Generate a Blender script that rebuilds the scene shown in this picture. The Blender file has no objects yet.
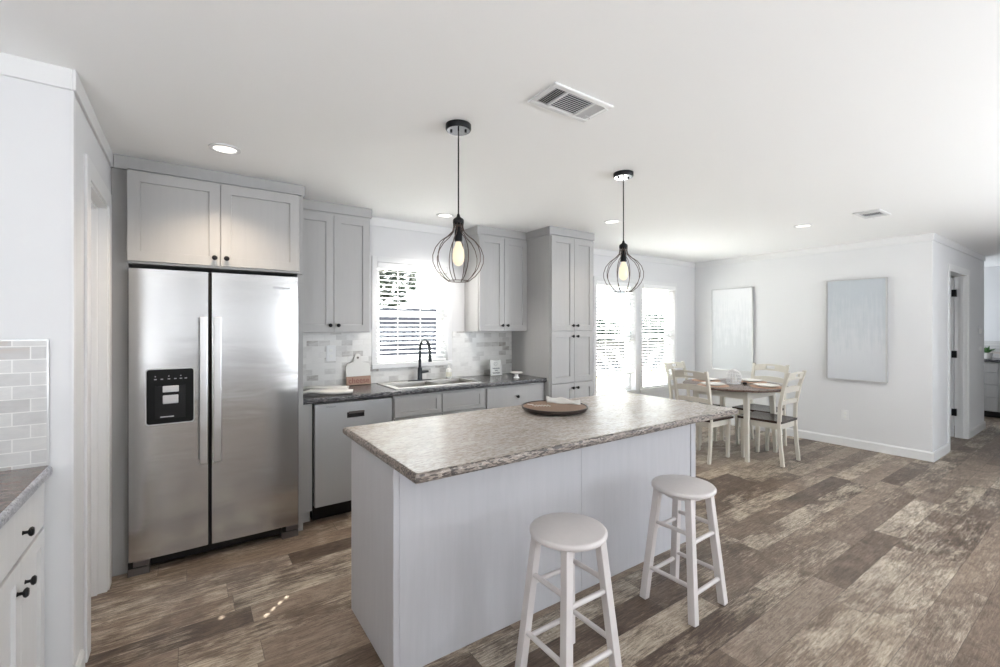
import bpy, bmesh, math, random
from mathutils import Vector, Matrix
C = bpy.context.scene
COL = C.collection
random.seed(7)
R = math.radians
PI = math.pi

# ------------------------------------------------------------------ camera, world, sun, exposure
cam_d = bpy.data.cameras.new('camera'); cam = bpy.data.objects.new('camera', cam_d); COL.objects.link(cam)
cam_d.sensor_width = 36.0; cam_d.lens = 446.15*36/1000
cam_d.shift_y = -(333.5-325.9)/1000
cam_d.clip_start = 0.05; cam_d.clip_end = 300
cam.location = (0, 0, 1.4273)
cam.rotation_euler = (R(90), 0, R(55.164-90))
C.camera = cam

C.view_settings.view_transform = 'Standard'
C.view_settings.look = 'None'
C.view_settings.exposure = 0.35
C.view_settings.gamma = 1.0
C.view_settings.use_curve_mapping = False
C.cycles.max_bounces = 10
C.cycles.diffuse_bounces = 6
C.cycles.glossy_bounces = 4
C.cycles.transparent_max_bounces = 12
C.cycles.sample_clamp_indirect = 20.0
C.cycles.caustics_reflective = False
C.cycles.caustics_refractive = False
C.cycles.use_denoising = True

W = bpy.data.worlds.new('sky'); C.world = W; W.use_nodes = True
wn = W.node_tree; bg = wn.nodes['Background']
tc = wn.nodes.new('ShaderNodeTexCoord'); sx = wn.nodes.new('ShaderNodeSeparateXYZ'); rp = wn.nodes.new('ShaderNodeValToRGB')
wn.links.new(tc.outputs['Generated'], sx.inputs[0]); wn.links.new(sx.outputs['Z'], rp.inputs[0])
rp.color_ramp.elements[0].color = (0.95, 0.97, 1.0, 1); rp.color_ramp.elements[0].position = 0.0
rp.color_ramp.elements[1].color = (0.55, 0.72, 1.0, 1); rp.color_ramp.elements[1].position = 0.9
wn.links.new(rp.outputs[0], bg.inputs['Color']); bg.inputs['Strength'].default_value = 1.9

sd = bpy.data.lights.new('sun', 'SUN'); sun = bpy.data.objects.new('sun', sd); COL.objects.link(sun)
sd.energy = 52.0; sd.angle = R(0.4); sd.color = (1.0, 0.98, 0.94)
sun.rotation_euler = Vector((-.037, -.036, -.0432)).to_track_quat('-Z', 'Y').to_euler()
sun.location = (10, 12, 12)

def area(name, loc, direction, sx_, sy_, power, color):
    d = bpy.data.lights.new(name, 'AREA'); o = bpy.data.objects.new(name, d); COL.objects.link(o)
    d.shape = 'RECTANGLE'; d.size = sx_; d.size_y = sy_; d.energy = power; d.color = color
    o.location = loc; o.rotation_euler = Vector(direction).to_track_quat('-Z', 'Y').to_euler()
    return o
# daylight in the centre living-room window behind the camera
DAY = (0.86, 0.93, 1.0)
area('rear_daylight_and_fill', (0.65, -2.97, 1.45), (0, 1, 0.0), 2.1, 1.1, 6, DAY)
area('rear_daylight_and_fill', (4.3, -2.75, 1.25), (0, 1, 3.0), 2.6, 1.3, 90, DAY)  # fill light added inside the right rear window, aimed up at the ceiling
area('added_side_fill', (6.38, -1.95, 1.4), (-1, 0.25, .15), 1.5, 1.3, 75, DAY)  # unseen fill added at the right to brighten surfaces that look that way
area('rear_daylight_and_fill', (2.35, -2.97, 1.45), (0, 1, 0), .8, 1.1, 16, DAY)  # unseen light added to throw stool shadows on the island front
area('utility_area_light', (10.2, 2.45, 1.5), (0, -1, 0), 1.2, 1.1, 18, DAY)  # area light inside the utility room, whose walls have no window opening
# unseen area lights added low behind the camera to brighten the ceiling
for ux, uy, up in ((-1.7, -2.1, 105), (3.1, -2.2, 55)):
    area('added_ceiling_fill', (ux, uy, .35), (0, 0, 1), 1.2, .8, up, (0.92, 0.96, 1.0))

# ------------------------------------------------------------------ helpers
def lin(c):
    return tuple((x/12.92 if x <= .04045 else ((x+.055)/1.055)**2.4) for x in c)
def rgb(r, g, b): return lin((r/255, g/255, b/255)) + (1,)

def mat(name, col, rough=.5, metal=0., spec=.5, bump=0., bscale=60, emit=None, estr=0., coat=0., aniso=0.):
    m = bpy.data.materials.new(name); m.use_nodes = True
    n = m.node_tree; b = n.nodes['Principled BSDF']
    b.inputs['Base Color'].default_value = col; b.inputs['Roughness'].default_value = rough
    b.inputs['Metallic'].default_value = metal; b.inputs['Specular IOR Level'].default_value = spec
    b.inputs['Coat Weight'].default_value = coat; b.inputs['Anisotropic'].default_value = aniso
    if emit: b.inputs['Emission Color'].default_value = emit; b.inputs['Emission Strength'].default_value = estr
    # every surface gets a little procedural variation in gloss
    t = n.nodes.new('ShaderNodeTexCoord'); z = n.nodes.new('ShaderNodeTexNoise'); z.inputs['Scale'].default_value = bscale
    n.links.new(t.outputs['Object'], z.inputs['Vector'])
    mr = n.nodes.new('ShaderNodeMapRange'); mr.inputs['To Min'].default_value = max(0, rough-.04); mr.inputs['To Max'].default_value = min(1, rough+.04)
    n.links.new(z.outputs['Fac'], mr.inputs['Value']); n.links.new(mr.outputs[0], b.inputs['Roughness'])
    if bump:
        bp = n.nodes.new('ShaderNodeBump'); bp.inputs['Strength'].default_value = bump; bp.inputs['Distance'].default_value = .002
        n.links.new(z.outputs['Fac'], bp.inputs['Height']); n.links.new(bp.outputs[0], b.inputs['Normal'])
    return m

class NT:
    """small node-tree writer"""
    def __init__(s, name):
        s.m = bpy.data.materials.new(name); s.m.use_nodes = True; s.t = s.m.node_tree
        s.b = s.t.nodes['Principled BSDF']
    def n(s, kind, **kw):
        x = s.t.nodes.new(kind)
        for k, v in kw.items():
            if k in x.inputs: x.inputs[k].default_value = v
            else: setattr(x, k, v)
        return x
    def l(s, a, b): s.t.links.new(a, b)
    def math(s, op, a, b=None):
        x = s.t.nodes.new('ShaderNodeMath'); x.operation = op
        for i, v in enumerate((a, b)):
            if v is None: continue
            if isinstance(v, (int, float)): x.inputs[i].default_value = v
            else: s.l(v, x.inputs[i])
        return x.outputs[0]
    def comb(s, *v):
        x = s.t.nodes.new('ShaderNodeCombineXYZ')
        for i, a in enumerate(v):
            if isinstance(a, (int, float)): x.inputs[i].default_value = a
            else: s.l(a, x.inputs[i])
        return x.outputs[0]
    def ramp(s, fac, stops):
        x = s.t.nodes.new('ShaderNodeValToRGB'); e = x.color_ramp.elements
        e[0].position, e[0].color = stops[0]; e[1].position, e[1].color = stops[-1]
        for p, c in stops[1:-1]:
            k = e.new(p); k.color = c
        s.l(fac, x.inputs[0]); return x.outputs[0]
    def mix(s, fac, a, b, mode='MIX'):
        x = s.t.nodes.new('ShaderNodeMix'); x.data_type = 'RGBA'; x.blend_type = mode
        for i, v in ((0, fac), (6, a), (7, b)):
            if isinstance(v, (int, float)): x.inputs[i].default_value = v
            elif isinstance(v, tuple): x.inputs[i].default_value = v
            else: s.l(v, x.inputs[i])
        return x.outputs[2]
    def bump(s, h, st=.3, d=.002):
        x = s.n('ShaderNodeBump', Strength=st, Distance=d); s.l(h, x.inputs['Height']); s.l(x.outputs[0], s.b.inputs['Normal'])

def floor_material():
    t = NT('weathered_plank_vinyl')
    g = t.n('ShaderNodeNewGeometry'); sp = t.n('ShaderNodeSeparateXYZ'); t.l(g.outputs['Position'], sp.inputs[0])
    x, y = sp.outputs[0], sp.outputs[1]
    PW, PL = .1525, 1.0
    yy = t.math('DIVIDE', t.math('SUBTRACT', y, .762), PW); row = t.math('FLOOR', yy); fy = t.math('FRACT', yy)
    w1 = t.n('ShaderNodeTexWhiteNoise', noise_dimensions='1D'); t.l(row, w1.inputs['W'])
    xx = t.math('ADD', t.math('DIVIDE', x, PL), t.math('MULTIPLY', w1.outputs[0], 7.3)); col = t.math('FLOOR', xx); fx = t.math('FRACT', xx)
    w2 = t.n('ShaderNodeTexWhiteNoise', noise_dimensions='3D'); t.l(t.comb(row, col, 3.7), w2.inputs['Vector'])
    rs = t.n('ShaderNodeSeparateXYZ'); t.l(w2.outputs['Color'], rs.inputs[0])
    off = t.n('ShaderNodeVectorMath', operation='SCALE', Scale=37.0); t.l(w2.outputs['Color'], off.inputs[0])
    def vec(sx_, sy_):
        v = t.n('ShaderNodeVectorMath', operation='ADD'); t.l(t.comb(t.math('MULTIPLY', x, sx_), t.math('MULTIPLY', y, sy_), 0.0), v.inputs[0]); t.l(off.outputs[0], v.inputs[1]); return v.outputs[0]
    def noise(v, sc, det=6, ro=.65, dist=0.):
        z = t.n('ShaderNodeTexNoise', Scale=sc, Detail=det, Roughness=ro, Distortion=dist); t.l(v, z.inputs['Vector']); return z.outputs['Fac']
    big = noise(vec(1.0, 2.2), 2.6, 4, .6, .5)          # worn, pale patches within a plank
    mid = noise(vec(1.0, 6.0), 8.0, 8, .78, .5)
    fine = noise(vec(1.0, 12.0), 10.0, 8, .8, .4)       # grain streaks
    blot = noise(vec(1.0, 1.4), 5.0, 5, .7, 1.0)
    dark = t.math('ADD', t.math('MULTIPLY', rs.outputs[0], .32), t.math('ADD', t.math('MULTIPLY', blot, .55), t.math('MULTIPLY', t.math('SUBTRACT', fine, .5), .95)))
    c0 = t.ramp(dark, [(.16, rgb(62, 50, 42)), (.34, rgb(99, 84, 72)), (.52, rgb(131, 115, 101)), (.72, rgb(160, 146, 131))])
    w = t.math('ADD', t.math('MULTIPLY', big, 1.0), t.math('MULTIPLY', t.math('SUBTRACT', mid, .5), .85))
    w = t.math('ADD', w, t.math('MULTIPLY', t.math('SUBTRACT', rs.outputs[2], .5), .40))
    w = t.math('ADD', w, t.math('MULTIPLY', t.math('SUBTRACT', fine, .5), .75))
    wf = t.n('ShaderNodeMapRange', interpolation_type='SMOOTHSTEP'); wf.inputs['From Min'].default_value = .46; wf.inputs['From Max'].default_value = .86; t.l(w, wf.inputs['Value'])
    c1 = t.ramp(t.math('ADD', fine, t.math('MULTIPLY', t.math('SUBTRACT', blot, .5), .5)), [(.25, rgb(150, 136, 120)), (.5, rgb(193, 181, 163)), (.75, rgb(222, 213, 199))])
    c = t.mix(t.math('MULTIPLY', wf.outputs[0], .85), c0, c1)
    warm = t.mix(t.math('MULTIPLY', rs.outputs[1], .5), c, rgb(196, 168, 138), 'MULTIPLY')
    c = t.mix(.5, c, warm)
    ck = noise(vec(1.0, 4.5), 5.0, 5, .7, .8)
    cr = t.n('ShaderNodeMapRange', interpolation_type='SMOOTHSTEP'); cr.inputs['From Min'].default_value = .004; cr.inputs['From Max'].default_value = .022
    t.l(t.math('ABSOLUTE', t.math('SUBTRACT', ck, .5)), cr.inputs['Value'])
    c = t.mix(t.math('MULTIPLY', t.math('SUBTRACT', 1.0, cr.outputs[0]), .45), c, rgb(66, 54, 47))
    # joints
    ex = t.math('MULTIPLY', t.math('MINIMUM', fx, t.math('SUBTRACT', 1.0, fx)), PL)
    ey = t.math('MULTIPLY', t.math('MINIMUM', fy, t.math('SUBTRACT', 1.0, fy)), PW)
    j = t.math('LESS_THAN', t.math('MINIMUM', ex, ey), .0013)
    c = t.mix(t.math('MULTIPLY', j, .6), c, rgb(50, 42, 37))
    t.l(c, t.b.inputs['Base Color'])
    rr = t.n('ShaderNodeMapRange'); rr.inputs['To Min'].default_value = .28; rr.inputs['To Max'].default_value = .46
    t.l(mid, rr.inputs['Value']); t.l(rr.outputs[0], t.b.inputs['Roughness'])
    t.b.inputs['Specular IOR Level'].default_value = .4
    t.bump(t.math('ADD', fine, t.math('MULTIPLY', j, -1.5)), .25, .001)
    return t.m

def laminate(name, stops, spot_dark, spot_mix, streak=3.0, rough=.22, spec=.5, thr=.66):
    t = NT(name)
    g = t.n('ShaderNodeNewGeometry')
    mp = t.n('ShaderNodeMapping'); mp.inputs['Scale'].default_value = (1/streak*2, 1.6, 2.2); t.l(g.outputs['Position'], mp.inputs[0])
    z1 = t.n('ShaderNodeTexNoise', Scale=16.0, Detail=8.0, Roughness=.72, Distortion=.6); t.l(mp.outputs[0], z1.inputs['Vector'])
    z2 = t.n('ShaderNodeTexNoise', Scale=70.0, Detail=4.0, Roughness=.6); t.l(mp.outputs[0], z2.inputs['Vector'])
    v = t.n('ShaderNodeTexVoronoi', Scale=85.0); t.l(mp.outputs[0], v.inputs['Vector'])
    vs = t.n('ShaderNodeSeparateXYZ'); t.l(v.outputs['Color'], vs.inputs[0])
    f = t.math('ADD', t.math('MULTIPLY', z1.outputs['Fac'], .6), t.math('MULTIPLY', z2.outputs['Fac'], .4))
    c = t.ramp(f, stops)
    d = t.math('MULTIPLY', t.math('GREATER_THAN', t.math('ADD', t.math('MULTIPLY', vs.outputs[0], .6), t.math('MULTIPLY', z1.outputs['Fac'], .55)), thr), spot_mix)
    c = t.mix(d, c, spot_dark)
    t.l(c, t.b.inputs['Base Color']); t.b.inputs['Roughness'].default_value = rough
    t.b.inputs['Specular IOR Level'].default_value = spec
    t.bump(z2.outputs['Fac'], .02, .001)
    return t.m

def tile_material(name, grout, tones, rnd):
    t = NT(name)
    g = t.n('ShaderNodeNewGeometry'); sp = t.n('ShaderNodeSeparateXYZ'); t.l(g.outputs['Position'], sp.inputs[0])
    u = sp.outputs[0]; z = t.math('SUBTRACT', sp.outputs[2], .9214-.0479*2)
    PH, PL = .0479, .094
    zz = t.math('DIVIDE', z, PH); row = t.math('FLOOR', zz); fz = t.math('FRACT', zz)
    uu = t.math('ADD', t.math('DIVIDE', t.math('ADD', u, .431), PL), t.math('MULTIPLY', t.math('MODULO', t.math('ADD', row, 1.0), 2.0), .5)); col = t.math('FLOOR', uu); fu = t.math('FRACT', uu)
    w = t.n('ShaderNodeTexWhiteNoise', noise_dimensions='3D'); t.l(t.comb(row, col, 1.3), w.inputs['Vector'])
    rs = t.n('ShaderNodeSeparateXYZ'); t.l(w.outputs['Color'], rs.inputs[0])
    off = t.n('ShaderNodeVectorMath', operation='SCALE', Scale=23.0); t.l(w.outputs['Color'], off.inputs[0])
    v = t.n('ShaderNodeVectorMath', operation='ADD'); t.l(t.comb(t.math('MULTIPLY', u, 1.0), 0.0, t.math('MULTIPLY', z, 2.5)), v.inputs[0]); t.l(off.outputs[0], v.inputs[1])
    nz = t.n('ShaderNodeTexNoise', Scale=9.0, Detail=6.0, Roughness=.7, Distortion=1.2); t.l(v.outputs[0], nz.inputs['Vector'])
    f = t.math('ADD', t.math('MULTIPLY', t.math('POWER', rs.outputs[0], 2.0), rnd), t.math('MULTIPLY', nz.outputs['Fac'], .68))
    c = t.ramp(f, tones)
    e = t.math('MINIMUM', t.math('MULTIPLY', t.math('MINIMUM', fu, t.math('SUBTRACT', 1.0, fu)), PL), t.math('MULTIPLY', t.math('MINIMUM', fz, t.math('SUBTRACT', 1.0, fz)), PH))
    j = t.math('LESS_THAN', e, .0018)
    c = t.mix(j, c, grout)
    t.l(c, t.b.inputs['Base Color']); t.b.inputs['Roughness'].default_value = .3
    t.bump(t.math('MULTIPLY', j, -1.0), .35, .0015)
    return t.m

def painted_wood(name, col, col2, rough=.45):
    """paint with a faint vertical wood grain"""
    t = NT(name)
    c = t.n('ShaderNodeTexCoord'); mp = t.n('ShaderNodeMapping'); mp.inputs['Scale'].default_value = (9, 9, .7); t.l(c.outputs['Object'], mp.inputs[0])
    z = t.n('ShaderNodeTexNoise', Scale=3.5, Detail=7.0, Roughness=.65, Distortion=.5); t.l(mp.outputs[0], z.inputs['Vector'])
    t.l(t.ramp(z.outputs['Fac'], [(.35, col2), (.6, col)]), t.b.inputs['Base Color'])
    t.b.inputs['Roughness'].default_value = rough; t.bump(z.outputs['Fac'], .12, .001)
    return t.m

def steel_material(name, col, rough, waves=0.):
    t = NT(name)
    c = t.n('ShaderNodeTexCoord'); mp = t.n('ShaderNodeMapping'); mp.inputs['Scale'].default_value = (1.5, 1.5, 260); t.l(c.outputs['Object'], mp.inputs[0])
    z = t.n('ShaderNodeTexNoise', Scale=4.0, Detail=3.0); t.l(mp.outputs[0], z.inputs['Vector'])
    mr = t.n('ShaderNodeMapRange'); mr.inputs['To Min'].default_value = rough-.03; mr.inputs['To Max'].default_value = rough+.05
    t.l(z.outputs['Fac'], mr.inputs['Value']); t.l(mr.outputs[0], t.b.inputs['Roughness'])
    t.b.inputs['Base Color'].default_value = col; t.b.inputs['Metallic'].default_value = 1.0
    if waves:
        m2 = t.n('ShaderNodeMapping'); m2.inputs['Scale'].default_value = (1.2, 1.2, 5.0); t.l(c.outputs['Object'], m2.inputs[0])
        z2 = t.n('ShaderNodeTexNoise', Scale=2.2, Detail=2.0, Distortion=.4); t.l(m2.outputs[0], z2.inputs['Vector'])
        t.bump(z2.outputs['Fac'], waves, .02)
    return t.m

def glass_material():
    t = NT('window_glass'); tr = t.n('ShaderNodeBsdfTransparent'); gl = t.n('ShaderNodeBsdfGlossy', Roughness=.02)
    tr.inputs['Color'].default_value = (.96, .98, .97, 1)
    mx = t.n('ShaderNodeMixShader'); mx.inputs[0].default_value = .012
    t.l(tr.outputs[0], mx.inputs[1]); t.l(gl.outputs[0], mx.inputs[2])
    t.l(mx.outputs[0], t.t.nodes['Material Output'].inputs['Surface'])
    return t.m

def canvas_material(name, top, mid, low):
    """poured-paint abstract: drips running down a pale ground"""
    t = NT(name)
    c = t.n('ShaderNodeTexCoord'); sp = t.n('ShaderNodeSeparateXYZ'); t.l(c.outputs['Object'], sp.inputs[0])
    mp = t.n('ShaderNodeMapping'); mp.inputs['Scale'].default_value = (1, 22, 1.6); t.l(c.outputs['Object'], mp.inputs[0])
    z = t.n('ShaderNodeTexNoise', Scale=2.0, Detail=6.0, Roughness=.7); t.l(mp.outputs[0], z.inputs['Vector'])
    z2 = t.n('ShaderNodeTexNoise', Scale=9.0, Detail=5.0); t.l(c.outputs['Object'], z2.inputs['Vector'])
    h = t.math('DIVIDE', sp.outputs[2], 1.17)
    f = t.math('ADD', h, t.math('MULTIPLY', t.math('SUBTRACT', z.outputs['Fac'], .5), 1.1))
    f = t.math('ADD', f, t.math('MULTIPLY', t.math('SUBTRACT', z2.outputs['Fac'], .5), .5))
    t.l(t.ramp(f, [(.30, low), (.55, mid), (.85, top)]), t.b.inputs['Base Color']); t.b.inputs['Roughness'].default_value = .6
    t.bump(z2.outputs['Fac'], .4, .003)
    return t.m

# ------------------------------------------------------------------ materials
M = dict(
    wall=mat('wall_paint', rgb(217, 217, 218), .7, bump=.05),
    ceil=mat('ceiling_paint', rgb(247, 247, 246), .85, bump=.15, bscale=120),
    trim=mat('trim_paint', rgb(221, 221, 221), .4),
    floor=floor_material(),
    cab=painted_wood('grey_cabinet_paint', rgb(170, 169, 168), rgb(167, 166, 165)),
    cabin=mat('cabinet_interior', rgb(120, 118, 115), .6),
    island=painted_wood('pale_grain_panel', rgb(177, 176, 179), rgb(173, 172, 175), .5),
    white_cab=painted_wood('white_cabinet_paint', rgb(212, 211, 210), rgb(208, 207, 206)),
    counter=laminate('granite_laminate', [(.34, rgb(30, 31, 37)), (.46, rgb(70, 70, 74)), (.56, rgb(108, 106, 106)), (.68, rgb(160, 156, 152))], rgb(24, 25, 31), .8, rough=.2),
    island_top_sheen=laminate('island_laminate_sheen', [(.30, rgb(122, 110, 101)), (.42, rgb(163, 152, 143)), (.52, rgb(190, 181, 173)), (.66, rgb(210, 204, 197))], rgb(112, 102, 95), .40, rough=.26, spec=1.0, thr=.70),  # same laminate as the edge, paler with window reflection put into its colour
    island_edge=laminate('island_laminate_no_sheen', [(.32, rgb(58, 51, 49)), (.43, rgb(104, 94, 88)), (.53, rgb(142, 132, 124)), (.66, rgb(182, 174, 165))], rgb(28, 27, 29), .75, rough=.35, spec=.4, thr=.67),  # darker edge copy of the island laminate, no sheen in its colour
    brown_top_sheen=laminate('brown_laminate_sheen', [(.32, rgb(96, 98, 106)), (.45, rgb(150, 151, 158)), (.55, rgb(186, 186, 190)), (.68, rgb(214, 213, 214))], rgb(70, 70, 78), .55, rough=.3, spec=.6, thr=.7),  # nosing copy of the brown laminate, reflection put into its paler colour
    brown_top=laminate('brown_laminate', [(.35, rgb(66, 56, 55)), (.48, rgb(104, 90, 86)), (.6, rgb(134, 118, 110)), (.72, rgb(176, 160, 146))], rgb(60, 52, 52), .4, 5.0, rough=.25, spec=1.0),
    tile=tile_material('marble_tile', rgb(212, 211, 208), [(.2, rgb(222, 221, 218)), (.55, rgb(210, 209, 206)), (.78, rgb(188, 186, 183)), (.95, rgb(150, 143, 136))], .54),
    tile2=tile_material('grey_marble_tile', rgb(222, 221, 218), [(.2, rgb(206, 205, 202)), (.5, rgb(190, 189, 188)), (.72, rgb(176, 174, 173)), (.9, rgb(178, 164, 154))], .5),
    steel=steel_material('stainless_steel', (.52, .515, .51, 1), .17, .06),
    steel2=steel_material('satin_steel', (.62, .62, .62, 1), .3),
    dwsteel=mat('dishwasher_steel', rgb(176, 178, 180), .32, .35),
    sinksteel=steel_material('sink_steel', (.5, .485, .46, 1), .42),
    black=mat('black_plastic', rgb(14, 14, 15), .35, spec=.3),
    black_m=mat('black_metal', rgb(26, 26, 28), .35, .6),
    gloss_black=mat('gloss_black', rgb(9, 9, 10), .3, spec=.2),
    chrome_b=mat('polished_canopy', (.36, .37, .39, 1), .12, 1.),
    bronze=mat('bronze_wire', rgb(92, 78, 70), .35, .8),
    dkgrey=mat('dark_grey_plastic', rgb(82, 76, 74), .5),
    gap=mat('dark_gap', rgb(22, 21, 21), .8),
    silver=mat('silver_plastic', rgb(196, 196, 198), .3, .3),
    icon=mat('pale_print', rgb(150, 150, 155), .5),
    faucet=mat('dark_faucet', rgb(38, 42, 46), .3, .5),
    stool=painted_wood('stool_paint', rgb(200, 194, 192), rgb(197, 191, 189), .45),
    cream=painted_wood('cream_paint', rgb(202, 197, 186), rgb(198, 193, 182), .45),
    darkwood=mat('dark_seat_wood', rgb(62, 50, 46), .25),
    tabletop=mat('brown_table_wood', rgb(88, 68, 58), .28),
    traywood=mat('tray_wood', rgb(128, 100, 80), .45, bump=.2),
    trayedge=mat('tray_edge', rgb(48, 38, 34), .4),
    boardwood=mat('board_wood', rgb(146, 116, 98), .5),
    marble=mat('board_marble', rgb(204, 203, 199), .35),
    red=mat('burgundy_print', rgb(112, 50, 40), .5),
    cloth=mat('linen_cloth', rgb(206, 204, 200), .9, bump=.4, bscale=180),
    mat_woven=mat('woven_placemat', rgb(200, 170, 150), .9, bump=.6, bscale=220),
    china=mat('white_china', rgb(232, 230, 226), .2),
    print=mat('grey_print', rgb(110, 112, 118), .6),
    soap=mat('white_plastic', rgb(228, 228, 224), .3),
    soaplabel=mat('soap_label', rgb(222, 219, 203), .5),
    plastic=mat('white_plate_plastic', rgb(226, 226, 226), .35),
    slat=mat('blind_slat', rgb(238, 238, 238), .45),
    glass=glass_material(),
    frame=mat('silver_frame', rgb(196, 196, 196), .3, .5),
    art1=canvas_material('pale_canvas', rgb(222, 223, 225), rgb(212, 214, 217), rgb(200, 203, 206)),
    art2=canvas_material('blue_grey_canvas', rgb(184, 190, 196), rgb(194, 198, 203), rgb(204, 206, 210)),
    ventgap=mat('vent_shadow', rgb(70, 70, 70), .8),
    lamp=mat('lamp_diffuser', rgb(255, 250, 240), .5, emit=(1, .95, .88, 1), estr=1.3),
    bulb=mat('glowing_bulb', rgb(160, 132, 96), .15, emit=(1, .86, .66, 1), estr=.75),
    filament=mat('filament', rgb(255, 220, 160), .3, emit=(1, .72, .35, 1), estr=25.),
    leaf=mat('leaf_green', rgb(70, 112, 62), .5),
    pot=mat('white_pot', rgb(226, 224, 220), .4),
    ground=mat('pale_gravel', rgb(226, 222, 214), .95, bump=.5, bscale=8),
    drygrass=mat('dry_grass', rgb(186, 160, 96), .95, bump=.5, bscale=14),
    fence=mat('navy_fence_paint', rgb(34, 36, 50), .7),
    lowfence=mat('grey_blue_fence_paint', rgb(84, 88, 100), .7),
    bark=mat('bark', rgb(74, 62, 52), .9),
    foliage=mat('dark_foliage', rgb(36, 46, 30), .8),
    hedge=mat('hedge_foliage', rgb(70, 80, 66), .8),
)

class MB:
    def __init__(s): s.b = bmesh.new()
    def _x(s, verts, mx):
        if mx is not None: bmesh.ops.transform(s.b, matrix=mx, verts=verts)
    def box(s, x0, x1, y0, y1, z0, z1, bev=0., seg=2, mx=None):
        r = bmesh.ops.create_cube(s.b, size=1.0)
        vs = r['verts']
        for v in vs: v.co = Vector(((x0+x1)/2+v.co.x*(x1-x0), (y0+y1)/2+v.co.y*(y1-y0), (z0+z1)/2+v.co.z*(z1-z0)))
        if bev:
            es = list({e for v in vs for e in v.link_edges})
            q = bmesh.ops.bevel(s.b, geom=es, offset=bev, segments=seg, affect='EDGES', profile=.5)
            vs = list({v for f in q['faces'] for v in f.verts} | {v for v in vs if v.is_valid})
        s._x(vs, mx); return s
    def bar(s, p, q, wx, wy=None, wx2=None, wy2=None, up=None, bev=0):
        """square bar from p to q, tapering"""
        wy = wy or wx; wx2 = wx2 or wx; wy2 = wy2 or wy
        p, q = Vector(p), Vector(q); d = (q-p).normalized()
        a = Vector(up or (1, 0, 0)); a = (a - d*a.dot(d)).normalized(); b = d.cross(a)
        vs = []
        for c, w, h in ((p, wx, wy), (q, wx2, wy2)):
            for i, j in ((-1, -1), (1, -1), (1, 1), (-1, 1)): vs.append(s.b.verts.new(c+a*i*w/2+b*j*h/2))
        for f in ((3, 2, 1, 0), (4, 5, 6, 7), (0, 1, 5, 4), (1, 2, 6, 5), (2, 3, 7, 6), (3, 0, 4, 7)): s.b.faces.new([vs[i] for i in f])
        return s
    def lathe(s, prof, n=32, c=(0, 0, 0), mx=None, cap=True):
        """prof: (r, z) list"""
        rings = []; allv = []
        for r, z in prof:
            ring = [s.b.verts.new((c[0]+r*math.cos(2*PI*i/n), c[1]+r*math.sin(2*PI*i/n), c[2]+z)) for i in range(n)]
            rings.append(ring); allv += ring
        for a, b in zip(rings, rings[1:]):
            for i in range(n): s.b.faces.new((a[i], a[(i+1) % n], b[(i+1) % n], b[i]))
        if cap:
            for ring, flip in ((rings[0], True), (rings[-1], False)):
                try: s.b.faces.new(ring[::-1] if flip else ring)
                except ValueError: pass
        s._x(allv, mx); return s
    def tube(s, pts, r, n=8, closed=False):
        pts = [Vector(p) for p in pts]; m = len(pts); rings = []
        t0 = (pts[1]-pts[0]).normalized(); a = t0.orthogonal().normalized()
        for i, p in enumerate(pts):
            if closed: t = (pts[(i+1) % m]-pts[i-1]).normalized()
            else: t = (pts[min(i+1, m-1)]-pts[max(i-1, 0)]).normalized()
            a = (a-t*a.dot(t)); a = a.normalized() if a.length > 1e-6 else t.orthogonal().normalized()
            b = t.cross(a); rr = r[i] if isinstance(r, (list, tuple)) else r
            rings.append([s.b.verts.new(p+(a*math.cos(2*PI*k/n)+b*math.sin(2*PI*k/n))*rr) for k in range(n)])
        for i in range(m if closed else m-1):
            A, B = rings[i], rings[(i+1) % m]
            for k in range(n): s.b.faces.new((A[k], A[(k+1) % n], B[(k+1) % n], B[k]))
        if not closed:
            s.b.faces.new(rings[0][::-1]); s.b.faces.new(rings[-1])
        return s
    def prism(s, poly, axis, a0, a1, mx=None):
        """extrude polygon along axis 'x','y','z' (poly in the two other coords, in order)"""
        def P(p, a):
            return {'x': (a, p[0], p[1]), 'y': (p[0], a, p[1]), 'z': (p[0], p[1], a)}[axis]
        A = [s.b.verts.new(P(p, a0)) for p in poly]; B = [s.b.verts.new(P(p, a1)) for p in poly]; n = len(poly)
        s.b.faces.new(A[::-1]); s.b.faces.new(B)
        for i in range(n): s.b.faces.new((A[i], A[(i+1) % n], B[(i+1) % n], B[i]))
        s._x(A+B, mx); return s
    def shaker(s, mx, w, h, stile=.057, t=.019, rec=.011, rail=None):
        """door slab in local (u right, v out of the face, w up): u 0..w, v -t..0, z 0..h"""
        rail = rail or stile; L = .004; allv = []
        def ring(u0, u1, v, z0, z1):
            q = [s.b.verts.new(c) for c in ((u0, v, z0), (u1, v, z0), (u1, v, z1), (u0, v, z1))]; allv.extend(q); return q
        bk = ring(0, w, -t, 0, h); o = ring(.0015, w-.0015, 0, .0015, h-.0015); e = ring(0, w, -.0015, 0, h)
        i = ring(stile, w-stile, 0, rail, h-rail); k = ring(stile+L*.4, w-stile-L*.4, -rec, rail+L*.4, h-rail-L*.4)
        for A, B in ((bk, e), (e, o), (o, i), (i, k)):
            for n in range(4): s.b.faces.new((A[n], A[(n+1) % 4], B[(n+1) % 4], B[n]))
        s.b.faces.new(k); s.b.faces.new(bk[::-1])
        s._x(allv, mx); return s
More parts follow.
